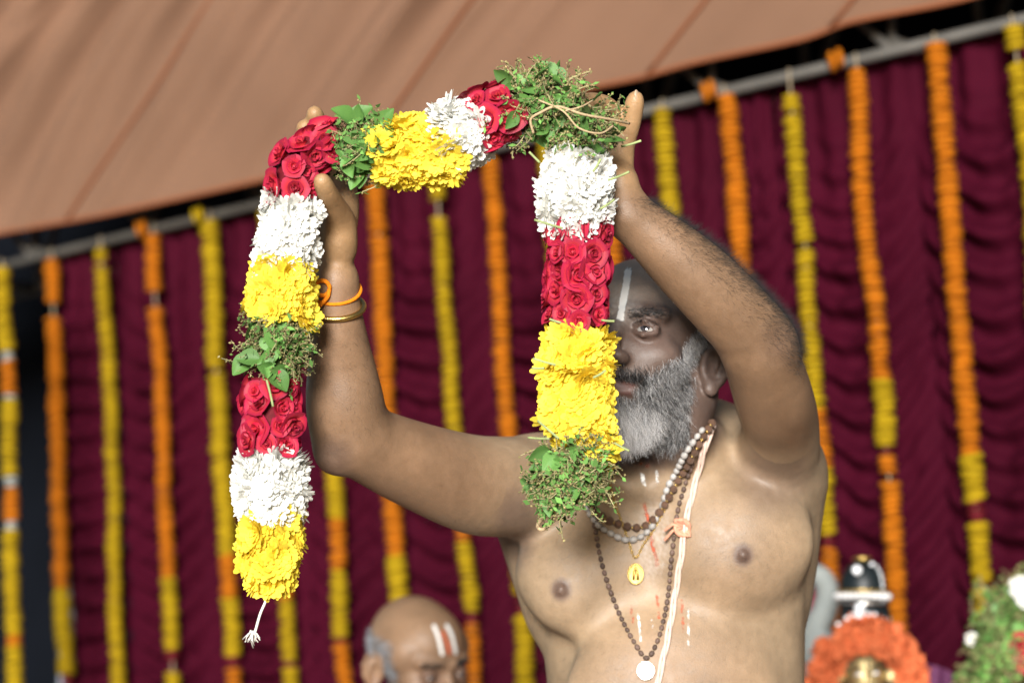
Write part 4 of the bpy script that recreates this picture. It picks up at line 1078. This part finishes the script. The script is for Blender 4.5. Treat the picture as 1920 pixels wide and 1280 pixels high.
t_ = thing('gold_chain', 'thin gold chain with oval gold pendant on the bearded man\'s chest', 'necklace', Vector(org))
v, fc = tube_vf(np.array([(math.cos(a), .6 * math.sin(a), 0) for a in np.linspace(0, 2 * math.pi, 11)]), .28, 4, False); lk = mesh('chain_link', v, fc, M['gold'])
q = resample(pth, .0032); d_ = np.gradient(q, axis=0)
for k in range(len(q)):
    dd = Vector(d_[k]).normalized(); z = Vector(_f).cross(dd).normalized() if k % 2 else Vector(_f); y = z.cross(dd).normalized(); z = dd.cross(y)
    link('chain_link', lk, t_, q[k] - org, Matrix((dd, y, z)).transposed().to_quaternion(), .0021)
pd = pendant(t_, org, (1191, 1075), .0104, .0132, M['gold'], 'oval_pendant')
v, f = [], []
fig = [(tube_vf(np.array([(-.25, -.55, .12), (-.2, 0, .16), (-.05, .35, .14)]), .16, 6)), (tube_vf(np.array([(.25, -.55, .12), (.22, 0, .16), (.05, .35, .14)]), .16, 6)), (tube_vf(np.array([(0, .35, .12), (0, .5, .16), (0, .62, .12)]), .15, 6))]
link('relief_figure', mesh('relief_figure', *join_vf(fig), M['gold']), pd)
# sacred thread: three twisted cords and a knot
main = drape([(1334, 796), (1320, 828), (1307, 880), (1297, 935), (1286, 990), (1279, 1045), (1267, 1115), (1254, 1185), (1242, 1240), (1232, 1285), (1216, 1380), (1204, 1450)], .0035)
mw = resample(W(main), .004); org = mw[len(mw) // 2]
t_ = thing('sacred_thread', 'pale twisted cotton thread crossing the bearded man\'s chest, tied with a salmon knot', 'thread', Vector(org))
tn = np.gradient(mw, axis=0); tn /= np.linalg.norm(tn, axis=1)[:, None]; sd = np.cross(tn, -np.array(_f)); sd /= np.linalg.norm(sd, axis=1)[:, None]; ud = np.cross(sd, tn)
for k in range(3):
    a = np.arange(len(mw)) * .22 + k * 2.094
    v, fc = tube_vf(mw - org + sd * (np.cos(a) * .0026)[:, None] + ud * (np.sin(a) * .0013)[:, None], .0019, 6)
    link('cord', mesh('cord', v, fc, M['pale_cord']), t_)
kp, kn = hit(1283, 990); kp = W(kp + kn * .006)
for k in range(4):
    ph = k * 1.5; lp = np.array([kp + np.array(_r) * (.009 * math.cos(a + ph)) + np.array(_u) * (.010 * math.sin(a * 1.0 + ph * .7)) + camd * (.003 * math.sin(2 * a + ph)) for a in np.linspace(0, 2 * math.pi, 16)])
    v, fc = tube_vf(lp - org, .0022, 6, False); link('knot', mesh('knot', v, fc, M['salmon']), t_)
for k in (-1, 1):
    lp = np.array([kp, kp - np.array(_r) * .012 - np.array(_u) * (.004 * k), kp - np.array(_r) * .022 - np.array(_u) * (.010 + .006 * k)]); v, fc = tube_vf(lp - org, .002, 6); link('loose_end', mesh('loose_end', v, fc, M['salmon']), t_)

# bangle and wrist thread: closed rings round the forearm found by casting rays outwards
def ring_on(c, axis, lift, n_=48, tilt=0.0):
    c = np.asarray(c); ax = np.asarray(axis) / np.linalg.norm(axis); a = np.cross(ax, (0, 1, 0)); a /= np.linalg.norm(a); b_ = np.cross(ax, a); out = []
    for k in range(n_):
        th = 2 * math.pi * k / n_; d = math.cos(th) * a + math.sin(th) * b_
        loc, nn, i_, dist = bvh.ray_cast(Vector(c), Vector(d)); r_ = dist if loc is not None else .027
        out.append(c + d * (min(r_, .04) + lift) + ax * tilt * math.sin(th) )
    return np.array(out)
fa = U(631, 500, 2.775) - U(640, 690, 2.81)
rg = ring_on(U(632, 576, 2.782), fa, .0022, 48, -.005); rg[:] = rg.mean(0) + (rg - rg.mean(0)) * 1.03
rw = W(np.vstack([rg, rg[:2]])); org = rw.mean(0)
v, fc = tube_vf(rw - org, .0034, 10, False); o = link('bangle', mesh('bangle', v, fc, M['gold']), None, Vector(org)); tag(o, 'textured gold bangle on the bearded man\'s raised wrist', 'bangle')
rg = ring_on(U(631, 545, 2.778), fa, .0012, 48, -.008); rw = W(np.vstack([rg, rg[:2]])); org = rw.mean(0)
t_ = thing('wrist_thread', 'bright orange knotted thread tied round the wrist above the gold bangle', 'thread', Vector(org))
v, fc = tube_vf(rw - org, .0021, 8, False); link('cord', mesh('cord', v, fc, M['orange_thread']), t_)
kp = W(U(604, 540, 2.748))
lp = np.array([kp + np.array(_r) * (.0085 * math.cos(a)) + np.array(_u) * (.0085 * math.sin(a)) + camd * (.002 * math.sin(a * 2)) for a in np.linspace(0, 2 * math.pi, 20)])
v, fc = tube_vf(lp - org, .0026, 8, False); link('knot_loop', mesh('knot_loop', v, fc, M['orange_thread']), t_)
lp = np.array([kp + np.array(_r) * .008 - np.array(_u) * .002, kp + np.array(_r) * .006 - np.array(_u) * .010, kp - np.array(_r) * .001 - np.array(_u) * .018, kp - np.array(_r) * .008 - np.array(_u) * .024])
v, fc = tube_vf(catmull(lp, 5) - org, .0026, 8); link('loose_end', mesh('loose_end', v, fc, M['orange_thread']), t_)

# painted marks: thin dried-paste strips on the skin
def paste(name, col, rough=.8):
    m = bpy.data.materials.new(name); m.use_nodes = True; n, l = nodes_of(m); b = n['Principled BSDF']
    b.inputs['Base Color'].default_value = (*col, 1); b.inputs['Roughness'].default_value = rough; b.inputs['Specular IOR Level'].default_value = .2
    tc = n.new('ShaderNodeTexCoord'); q = n.new('ShaderNodeTexNoise'); q.inputs['Scale'].default_value = 160; q.inputs['Detail'].default_value = 6; l.new(tc.outputs['Object'], q.inputs['Vector'])
    at = n.new('ShaderNodeVertexColor'); at.layer_name = 'cover'
    a = n.new('ShaderNodeMath'); a.operation = 'ADD'; l.new(q.outputs[0], a.inputs[0]); l.new(at.outputs[0], a.inputs[1])
    r_ = n.new('ShaderNodeMapRange'); r_.inputs[1].default_value = .72; r_.inputs[2].default_value = 1.02; l.new(a.outputs[0], r_.inputs[0]); l.new(r_.outputs[0], b.inputs['Alpha'])
    return m
M['paste_w'] = paste('white dried paste', (.78, .77, .74)); M['paste_r'] = paste('red dried paste', (.55, .12, .06))
def mark(parent, org, hitf, pts, w, m, name, cover=.55):
    pts = catmull([(a, b_, 0) for a, b_ in pts], 12); V = []; C = []
    t = np.gradient(pts, axis=0); nn_ = np.stack([-t[:, 1], t[:, 0]], 1); nn_ /= np.linalg.norm(nn_, axis=1)[:, None]
    for k, p in enumerate(pts):
        for u in np.linspace(-1, 1, 7):
            ww = w * (1 + .18 * nz(k * .4, u * 2 + w)); a, b_ = p[0] + nn_[k, 0] * u * ww, p[1] + nn_[k, 1] * u * ww
            h_, n2_ = hitf(a, b_)
            if h_ is None: h_, n2_ = hitf(p[0], p[1])
            if h_ is None: return
            V.append(W(h_ + n2_ * .0006) - org); e = min(k, len(pts) - 1 - k) / 4.0
            C.append([cover * (1 - .7 * u ** 4) * min(1, .45 + e)] * 3)
    Fc = [(k * 7 + j, k * 7 + j + 1, (k + 1) * 7 + j + 1, (k + 1) * 7 + j) for k in range(len(pts) - 1) for j in range(6)]
    me = mesh(name, V, Fc, m); colattr(me, 'cover', np.array(C)); return link(name, me, parent)
mark(man, mo, hit, [(1179, 502), (1174, 535), (1168, 570), (1163, 602)], 7.5, M['paste_w'], 'forehead_mark', .75)
mark(man, mo, hit, [(1122, 510), (1116, 545), (1114, 575), (1124, 605), (1140, 618), (1156, 610)], 7, M['paste_w'], 'forehead_mark', .7)
for pts, w_, mm, cv in [([(1204, 886), (1208, 912)], 5, 'paste_w', .5), ([(1232, 880), (1233, 906)], 4, 'paste_w', .45), ([(1206, 942), (1218, 985), (1226, 1030), (1234, 1062)], 5, 'paste_r', .42),
                        ([(1196, 1146), (1199, 1175), (1202, 1206)], 3, 'paste_w', .42), ([(1290, 1140), (1291, 1175), (1290, 1212)], 3, 'paste_w', .40), ([(1222, 1150), (1224, 1180)], 3, 'paste_w', .3),
                        ([(1232, 1112), (1236, 1160)], 3.5, 'paste_r', .34), ([(1182, 1128), (1188, 1172)], 3.5, 'paste_r', .34), ([(1279, 1118), (1281, 1190)], 3.5, 'paste_r', .32), ([(1196, 868), (1220, 872)], 7, 'paste_r', .28),
                        ([(1240, 985), (1246, 1030), (1252, 1070)], 11, 'paste_w', .18), ([(1178, 975), (1215, 968)], 9, 'paste_w', .16)]:
    mark(man, mo, hit, pts, w_, M[mm], 'chest_mark', cv - .06)

# ================================================================== THE SECOND MAN, SEATED BEHIND
def E_(w): return (np.asarray(w, float) - np.array(CAMP)) @ MCW
H2 = Head(U(784, 1246, 4.3), R(-38), R(-9), R(2), 1.0)
c2 = H2.c; hw2 = W(c2)
X2 = grid(c2[0] - .33, c2[0] + .40, [(c2[0] - .09, c2[0] + .12, .003)], .006, 0); Y2 = grid(c2[1] - .62, c2[1] + .26, [(c2[1] - .14, c2[1] + .10, .0032)], .006, 0); Z2 = grid(c2[2] - 1.30, c2[2] + .16, [(c2[2] - .12, c2[2] + .16, .003)], .006, 0)
B2 = Field(X2, Y2, Z2)
B2.loft([(c2[2] + a, c2[0] - .03, w, b_) for a, w, b_ in ((-.20, .07, .06), (-.225, .13, .085), (-.27, .185, .105), (-.38, .18, .115), (-.52, .165, .12), (-.64, .165, .125), (-.76, .17, .13))], R(-30), c2[1] + .05, .03)
o2 = lambda a, b_, c_: c2 + np.array([a, b_, c_])
B2.chain([(*o2(-.01, .03, -.08), .058), (*o2(-.03, .05, -.22), .062)], .03)
for q in (-1, 1):
    sh = o2(-.03 + q * .175, .05 - q * -.08, -.27)
    B2.chain([(*sh, .055), (*(sh + np.array([q * .03, -.02, -.16])), .045), (*(sh + np.array([q * .03, -.05, -.28])), .038)], .02)
    B2.chain([(*(sh + np.array([q * .03, -.05, -.28])), .038), (*(sh + np.array([-q * .02, -.22, -.36])), .032), (*(sh + np.array([-q * .05, -.30, -.40])), .026)], .015)
    B2.ell(sh + np.array([-q * .06, -.35, -.41]), (.03, .045, .02), None, .015)
    hp = o2(-.02 + q * .09, .04, -.74); kn = o2(.02 + q * .12, -.40, -.76)
    B2.chain([(*hp, .085), (*((hp + kn) / 2), .078), (*kn, .062)], .03)
    an = E_(np.append(W(kn)[:2] + np.array([0, .03]), .09)); to = E_(np.append(W(kn)[:2] + np.array([0.01, -.13]), .035))
    B2.chain([(*kn, .060), (*((kn + an) / 2), .052), (*an, .038)], .02); B2.chain([(*an, .036), (*((an + to) / 2 ), .034), (*to, .024)], .015)
H2.sculpt(B2)
V2, Q2 = B2.polygonise(); V2 = relax(V2, Q2, 2); N2 = vnormals(V2, Q2)
if np.mean(np.einsum('ij,ij->i', N2, V2 - V2.mean(0))) < 0: Q2 = Q2[:, ::-1].copy(); N2 = -N2
del B2
L2 = H2.loc(V2); inh2 = np.linalg.norm(V2 - H2.p((0, .01, 0)), axis=1) < .165
t2 = np.tile(np.array([.215, .130, .078]), (len(V2), 1))
def bl2(c, w):
    global t2
    w = np.clip(w, 0, 1)[:, None]; t2 = t2 * (1 - w) + np.array(c) * w
for q in (-1, 1): bl2([.10, .055, .040], inh2 * .7 * ss(.032, .012, np.linalg.norm(L2 - np.array([q * .033, .085, .002]), axis=1)))
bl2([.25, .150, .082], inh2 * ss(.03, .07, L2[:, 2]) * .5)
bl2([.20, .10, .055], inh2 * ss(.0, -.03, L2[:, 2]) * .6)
f2 = W(c2); man2 = thing('person', 'balding man with grey temples and white forehead marks seated lower behind the garland', 'person', (f2[0], f2[1], 0))
mo2 = np.array(man2.location); me = fast_mesh('body', W(V2) - mo2, Q2, [M['skin']]); colattr(me, 'tone', t2, 0.0); link('body', me, man2)
for q in (-1, 1): eyeball(man2, mo2, H2, q, H2.y - .25 * H2.z)
def sc2(Hc):
    x, y, z = Hc[:, 0], Hc[:, 1], Hc[:, 2]; ax = np.abs(x)
    s_ = ss(.056, .066, ax) * ss(.040, .025, y) * ss(.060, .045, z) * ss(-.05, -.02, z)
    bk = ss(-.03, -.05, y) * ss(.055, .04, z) * ss(-.08, -.05, z)
    return np.maximum(s_, bk) * inh2 * (1 - (ax > .071) * (y > -.05) * (y < .01) * (z < .03))
rp, rn, ri = sample(V2, Q2, N2, sc2(L2), 5000)
g_ = np.clip(.26 + rng.normal(size=len(rp)) * .14, .03, .7)
strands('hair', man2, mo2, rp, rn * .5 - H2.y[None] * .5 - H2.z[None] * .5 + rng.normal(size=rp.shape) * .2, rng.uniform(.005, .010, len(rp)), np.full(len(rp), .0005), g_[:, None] * np.array([.95, 1.0, 1.08])[None], M['hair'], .2)
bw2 = np.zeros(len(V2))
for q in (-1, 1):
    ax = q * L2[:, 0]; bw2 = np.maximum(bw2, ss(.010, .014, ax) * ss(.052, .044, ax) * ss(.0055, .002, np.abs(L2[:, 2] - .0265)) * (L2[:, 1] > .05) * inh2)
rp, rn, ri = sample(V2, Q2, N2, bw2, 260); rl = H2.loc(rp)
strands('eyebrow', man2, mo2, rp, rn * .4 + H2.x[None] * np.sign(rl[:, :1]) + rng.normal(size=rp.shape) * .2, rng.uniform(.006, .01, len(rp)), np.full(len(rp), .00045), np.full((len(rp), 3), .03), M['hair'], .2)
bvh2 = BVHTree.FromPolygons([Vector(p) for p in V2.tolist()], Q2.tolist())
def hit2(a, b_):
    loc, nn, i_, dist = bvh2.ray_cast(Vector((0, 0, 0)), Vector(U(a, b_, 1)).normalized())
    if loc is None: return None, None
    nn = np.array(nn); return np.array(loc), (nn if nn[1] < 0 else -nn)
mark(man2, mo2, hit2, [(812, 1170), (822, 1195), (829, 1228)], 3.6, M['paste_w'], 'forehead_mark', .8)
mark(man2, mo2, hit2, [(836, 1168), (848, 1195), (854, 1226)], 3.6, M['paste_w'], 'forehead_mark', .8)
mark(man2, mo2, hit2, [(828, 1180), (838, 1205), (843, 1228)], 4, M['paste_r'], 'forehead_mark', .55)
V = []; nseg = 48; zt2 = hw2[2] - .70
for j in range(9):
    t = j / 8
    for s_ in range(nseg):
        th = 2 * math.pi * s_ / nseg; r_ = 1 + .02 * math.sin(th * 13)
        V.append((-.01 + (.20 + .03 * math.sin(t * 3)) * r_ * math.cos(th), -.02 - .22 * t * 1.0 + (.155 + .20 * t) * r_ * math.sin(th), zt2 - t * .32))
Fc = [(j * nseg + s_, j * nseg + (s_ + 1) % nseg, (j + 1) * nseg + (s_ + 1) % nseg, (j + 1) * nseg + s_) for j in range(8) for s_ in range(nseg)]
link('dhoti', mesh('dhoti', V, Fc, M['dhoti']), man2)
M['wood'] = mat('brown wood', (.16, .08, .04), .6, .25, 12, .2, 100, .3)
st = thing('stool', 'low brown wooden stool under the seated balding man', 'stool', (f2[0] - .01, f2[1] + .07, 0))
zs = zt2 - .12
link('seat', mesh('seat', *lathe_vf([(.02, zs - .035), (.16, zs - .035), (.17, zs - .02), (.165, zs), (.02, zs)], 24), M['wood']), st)
for q in range(4):
    a = q * math.pi / 2 + .78; v, fc = tube_vf(np.array([(.12 * math.cos(a), .12 * math.sin(a), zs - .03), (.14 * math.cos(a), .14 * math.sin(a), zs / 2), (.155 * math.cos(a), .155 * math.sin(a), .002)]), .016, 8); link('leg', mesh('leg', v, fc, M['wood']), st)

# ================================================================== THE IDOL AND ITS SURROUNDINGS
M['black'] = mat('black crown velvet', (.006, .010, .012), .45, .2, 80, .1, 300, .4)
M['gem'] = mat('clear white stone', (.80, .82, .84), .15, .05, 100, 0, 100, .8)
M['pearl'] = mat('pearl', (.72, .72, .72), .25, .05, 100, 0, 100, .6)
M['peach'] = mat('orange crossandra bloom', (.62, .16, .060), .7, .2, 150, .2, 400, .2, objvar=.25, trans=.15)
M['silk'] = mat('crimson silk', (.22, .012, .03), .45, .15, 30, .1, 200, .4)
M['purple'] = mat('mauve gauze', (.15, .045, .115), .6, .15, 30, 0, 200, .3, trans=.3)
di = 4.5; ic = P(1622, 1248, di); sp = di / FPX
idol = thing('idol', 'small gold-faced idol in a black jewelled crown and orange flower wreath', 'idol', (ic.x, ic.y, .72))
io = np.array(idol.location); hc = np.array(ic) - io
tilt = Vector((.075, 0, 1)).normalized().to_track_quat('Z', 'Y')
def iloc(pxx, pyy, dd=0.0): return np.array(P(pxx, pyy, di + dd)) - io
# face
v, fc = lathe_vf([(.004, -.060), (.020, -.056), (.031, -.038), (.036, -.012), (.037, .012), (.033, .034), (.02, .048), (.004, .053)], 28)
v = np.array(v); v[:, 1] *= 1.08
face = link('face', mesh('face', v, fc, M['brass']), idol, iloc(1622, 1268))
v, fc = tube_vf(np.array([(0, -.041, .016), (0, -.049, -.004), (0, -.052, -.016)]), [.004, .005, .0075], 8); link('nose', mesh('nose', v, fc, M['brass']), face)
for q in (-1, 1):
    v, fc = tube_vf(np.array([(q * .006, -.042, .014), (q * .016, -.038, .017), (q * .026, -.030, .012)]), [.002, .003, .0015], 6); link('brow', mesh('brow', v, fc, M['black']), face)
    v, fc = tube_vf(np.array([(q * .008, -.0415, .004), (q * .016, -.038, .006), (q * .024, -.031, .004)]), [.001, .0032, .001], 6); link('eye', mesh('eye', v, fc, M['gem']), face)
v, fc = tube_vf(np.array([(0.0, -.0415, .030), (0, -.0418, .022), (0, -.0425, .016)]), [.0022, .0026, .001], 6); link('forehead_mark', mesh('forehead_mark', v, fc, M['black']), face)
# crown: lower drum, pearl band, dome
def lat(name, prof, m, at, par=idol, seg=28): return link(name, mesh(name, *lathe_vf([(a * sp, b_ * sp) for a, b_ in prof], seg), m), par, at, tilt)
drum = lat('crown_drum', [(30, -60), (50, -55), (51, -20), (47, 2), (44, 14), (20, 16)], M['black'], iloc(1621, 1148))
dome = lat('crown_dome', [(30, -42), (43, -36), (43, 0), (39, 18), (30, 33), (16, 42), (3, 45)], M['black'], iloc(1618, 1095))
for pyv, rr_, cx_ in ((1132, 47, 1619), (1168, 51, 1622)):
    v, fc = tube_vf(np.array([(rr_ * sp * math.cos(a), rr_ * sp * math.sin(a), 0) for a in np.linspace(0, 2 * math.pi, 33)]), .0032, 6, False); link('crown_band', mesh('crown_band', v, fc, M['silver']), idol, iloc(cx_, pyv), tilt)
v, fc = tube_vf(np.array([(46 * sp * math.cos(a), 46 * sp * math.sin(a), 0) for a in np.linspace(0, 2 * math.pi, 33)]), .003, 6, False); link('crown_band', mesh('crown_band', v, fc, M['gold']), idol, iloc(1618, 1108), tilt)
prl = mesh('pearl', *lathe_vf([(.2, -1), (.8, -.6), (1, 0), (.8, .6), (.2, 1)], 8), M['pearl'])
for k in range(26):
    a = 2 * math.pi * k / 26; p = tilt @ Vector((49 * sp * math.cos(a), 49 * sp * math.sin(a), 0)); link('pearl', prl, idol, iloc(1617, 1118) + np.array(p), None, .0066)
gem = mesh('gem', *lathe_vf([(.2, -.5), (.8, -.4), (1, 0), (.7, .35), (.1, .4)], 10), M['gem'])
for (gx, gy, s_) in [(1607, 1068, .0095), (1612, 1140, .010), (1612, 1152, .008), (1613, 1164, .009), (1628, 1150, .004), (1640, 1151, .004), (1655, 1157, .0045), (1666, 1160, .0045), (1600, 1152, .004), (1588, 1158, .0045), (1572, 1170, .005), (1635, 1057, .004)]:
    off = 43 if gy < 1100 else 52
    lat_ = (gx - 1619) / off; dd = -off * sp * math.sqrt(max(0, 1 - lat_ ** 2)) * (.78 if gy < 1075 else 1.0)
    link('gem', gem, idol, iloc(gx, gy, dd), Vector((0, -1, .1)).to_track_quat('Z', 'Y'), s_)
for q in (-1, 1):      # rows of small stones rising over the dome
    for t in np.linspace(0, 1, 12):
        ph = R(-90 + q * 42); zz = -30 + 68 * t; rr_ = np.interp(zz, [-36, 0, 18, 33, 42], [43.5, 43.5, 39.5, 31, 17]); p = tilt @ Vector((rr_ * sp * math.cos(ph), rr_ * sp * math.sin(ph), zz * sp))
        link('gem', gem, idol, iloc(1618, 1095) + np.array(p), Vector((math.cos(ph), math.sin(ph), .3)).to_track_quat('Z', 'Y'), .0030)
lat('crown_cap', [(2, 0), (14, 1), (20, 5), (14, 9), (3, 10)], M['gold'], iloc(1617, 1052))
# body in crimson silk on a pedestal, gold ear discs
bz = hc[2]
link('robe', mesh('robe', *lathe_vf([(.14, 0.0), (.13, .06), (.11, bz * .45), (.085, bz - .16), (.075, bz - .11), (.03, bz - .08), (.028, bz - .05)], 36), M['silk']), idol, (hc[0], hc[1], 0))
for q in (-1, 1):
    link('ear_disc', mesh('ear_disc', *lathe_vf([(.002, -.006), (.016, -.005), (.018, .002), (.010, .006), (.002, .008)], 16), M['brass']), idol, iloc(1622 + q * 52, 1266, -.02), Vector((0, -1, .1)).to_track_quat('Z', 'Y'))
ped = thing('pedestal', 'crimson covered pedestal beneath the small gold-faced idol', 'pedestal', (ic.x, ic.y, 0))
link('block', mesh('block', *lathe_vf([(.34, 0.0), (.34, .04), (.30, .06), (.28, .62), (.32, .66), (.32, .718), (.02, .7185)], 32), M['silk']), ped)
# flower wreath round the idol's head
wr = thing('flower_wreath', 'thick wreath of small orange blooms around the idol\'s gold face', 'wreath', Vector(iloc(1622, 1230)) + Vector(io))
wo = np.array(wr.location)
bl = []
for s_ in range(3):
    rr = random.Random(s_ + 50); prt = []
    for k in range(7):
        th = k * .9 + rr.random() * .3; e = rr.uniform(.1, .9); ct, st_ = math.cos(th), math.sin(th)
        prt.append(([(0, 0, 0), (.6 * ct - .35 * st_, .6 * st_ + .35 * ct, .3 + e * .3), (1.0 * ct, 1.0 * st_, .3 + e * .5), (.6 * ct + .35 * st_, .6 * st_ - .35 * ct, .3 + e * .3)], [(0, 1, 2, 3)]))
    bl.append(mesh('bloom', *join_vf(prt), M['peach'], False))
path = catmull([list(P(a, b_, di + dd)) for a, b_, dd in [(1528, 1330, .0), (1540, 1275, -.015), (1556, 1225, -.03), (1590, 1196, -.045), (1625, 1190, -.05), (1660, 1198, -.045), (1690, 1222, -.03), (1705, 1265, -.015), (1712, 1330, .0)]], 12)
tt = frames(path); v, fc = tube_vf(path - wo, .013, 10); o = link('wreath_core', mesh('wreath_core', v, fc, M['peach']), wr)
for k in range(290):
    i_ = rng.integers(len(path)); a = np.cross(tt[i_], camd); a /= np.linalg.norm(a); b_ = np.cross(a, tt[i_]); th = rng.uniform(0, 2 * math.pi); nn = math.cos(th) * a + math.sin(th) * b_
    if nn @ camd < -.3: nn = -nn
    link('bloom', bl[rng.integers(3)], wr, path[i_] + nn * .021 + tt[i_] * rng.normal() * .004 - wo, basis(rand_unit_around(nn, .3), rng.uniform(0, 6)), .015 * rng.uniform(.7, 1.4))
# white curled ornament with a red centre, beside the torso
M['foam'] = mat('white carved foam', (.24, .26, .25), .8, .1, 30, .3, 60, .2)
wl0 = P(1525, 1180, 4.75); orn = thing('white_ornament', 'white curled shell-like ornament with red hollow beside the bearded man\'s waist', 'ornament', wl0)
pth = catmull([list(P(*q)) for q in [(1488, 1085, 4.75), (1512, 1072, 4.75), (1540, 1082, 4.74), (1552, 1112, 4.74), (1545, 1145, 4.74), (1530, 1175, 4.74), (1532, 1205, 4.74), (1524, 1240, 4.75), (1500, 1262, 4.75)]], 8) - np.array(wl0)
rad = np.interp(np.linspace(0, 1, len(pth)), [0, .2, .45, .6, .75, .9, 1], [14, 20, 24, 25, 40, 40, 16]) * 4.75 / FPX
link('curl', mesh('curl', *tube_vf(pth, rad, 16), M['foam']), orn)
v, fc = lathe_vf([(.002, -.012), (.024, -.012), (.028, 0), (.018, .008), (.002, .010)], 20); link('red_hollow', mesh('red_hollow', v, fc, M['silk']), orn, P(1506, 1120, 4.76) - wl0, Vector((0, -1, 0)).to_track_quat('Z', 'Y'), (1, 1.5, 1))
v, fc = lathe_vf([(.05, 0), (.05, .02), (.012, .03), (.012, wl0.z - .06), (.003, wl0.z - .055)], 12); link('stand', mesh('stand', v, fc, M['wood']), orn, (-.01, .02, -wl0.z + .001))
# mauve gauze
V = []; pl0 = P(1740, 1260, 4.62)
for j in range(14):
    for k in range(14):
        a, b_ = j / 13, k / 13
        V.append(P(1692 + a * 95 + 10 * b_, 1208 + a * 62 + b_ * 150 + 8 * math.sin(b_ * 9 + a * 5), 4.62 + .02 * math.sin(a * 12 + b_ * 3)) - pl0)
Fc = [(j * 14 + k, j * 14 + k + 1, (j + 1) * 14 + k + 1, (j + 1) * 14 + k) for j in range(13) for k in range(13)]
o = link('gauze_cloth', mesh('gauze_cloth', V, Fc, M['purple']), None, pl0); tag(o, 'mauve gauze cloth draped behind the idol\'s orange wreath', 'cloth')
# leafy garland heap in the corner
lg0 = P(1880, 1300, 4.35)
lg = thing('leafy_garland', 'leafy green garland with a red rose in the lower corner beside the idol', 'garland', lg0); lo = np.array(lg0)
pth = catmull([list(P(*q)) for q in [(1925, 1120, 4.40), (1885, 1150, 4.38), (1862, 1200, 4.35), (1852, 1260, 4.35), (1850, 1340, 4.36)]], 10)
v, fc = tube_vf(pth - lo, .038, 12); o = link('stem_core', mesh('stem_core', v, fc, M['core']), lg); tt = frames(pth)
M['leaf2'] = M['leaf']
for k in range(190):
    i_ = rng.integers(len(pth)); a = np.cross(tt[i_], camd); a /= np.linalg.norm(a); b_ = np.cross(a, tt[i_]); th = rng.uniform(0, 2 * math.pi); nn = math.cos(th) * a + math.sin(th) * b_
    if nn @ camd < -.2: nn = -nn
    p = pth[i_] + nn * .036 - lo + tt[i_] * rng.normal() * .008
    if k % 2: link('sprig', SPRIGS[rng.integers(10)], lg, p - nn * .012, basis(rand_unit_around(nn, .5)), .040 * rng.uniform(.7, 1.2))
    else:
        z = Vector(rand_unit_around(nn, .5)); y = Vector(rand_unit_around(nn * .4, .8)); x = y.cross(z).normalized(); z = x.cross(y).normalized()
        link('leaf', LEAVES[rng.integers(6)], lg, p, Matrix((x, y.normalized(), z)).transposed().to_quaternion(), .024 * rng.uniform(.7, 1.3))
for (a, b_, s_) in ((1908, 1212, .030), (1925, 1235, .026)): link('rose', ROSES[0][2], lg, np.array(P(a, b_, 4.32)) - lo, basis(camd), s_)
for (a, b_, s_) in ((1915, 1100, .022), (1925, 1118, .02), (1822, 1196, .012)): link('white_bloom', MUM['W'][0], lg, np.array(P(a, b_, 4.34)) - lo, basis(camd), s_)
v, fc = petal_grid(3, 8, lambda u, v_: tuple(np.array(P(1895 - 26 * v_ + u * 5, 1186 + 55 * v_ + u * 3, 4.31 + .006 * u * u)) - lo)); M['bright'] = mat('bright green ribbon', (.08, .42, .05), .4, .1, 30, 0, 100, .4)
link('green_ribbon', mesh('green_ribbon', v, fc, M['bright']), lg)
v, fc = lathe_vf([(.16, 0), (.16, .03), (.03, .06), (.025, lg0.z - .12), (.11, lg0.z - .08), (.13, lg0.z - .04), (.02, lg0.z - .035)], 20)
pd_ = thing('flower_stand', 'brass stand under the leafy green garland in the lower corner', 'stand', (lg0.x, lg0.y, 0)); link('column', mesh('column', v, fc, M['brass']), pd_)
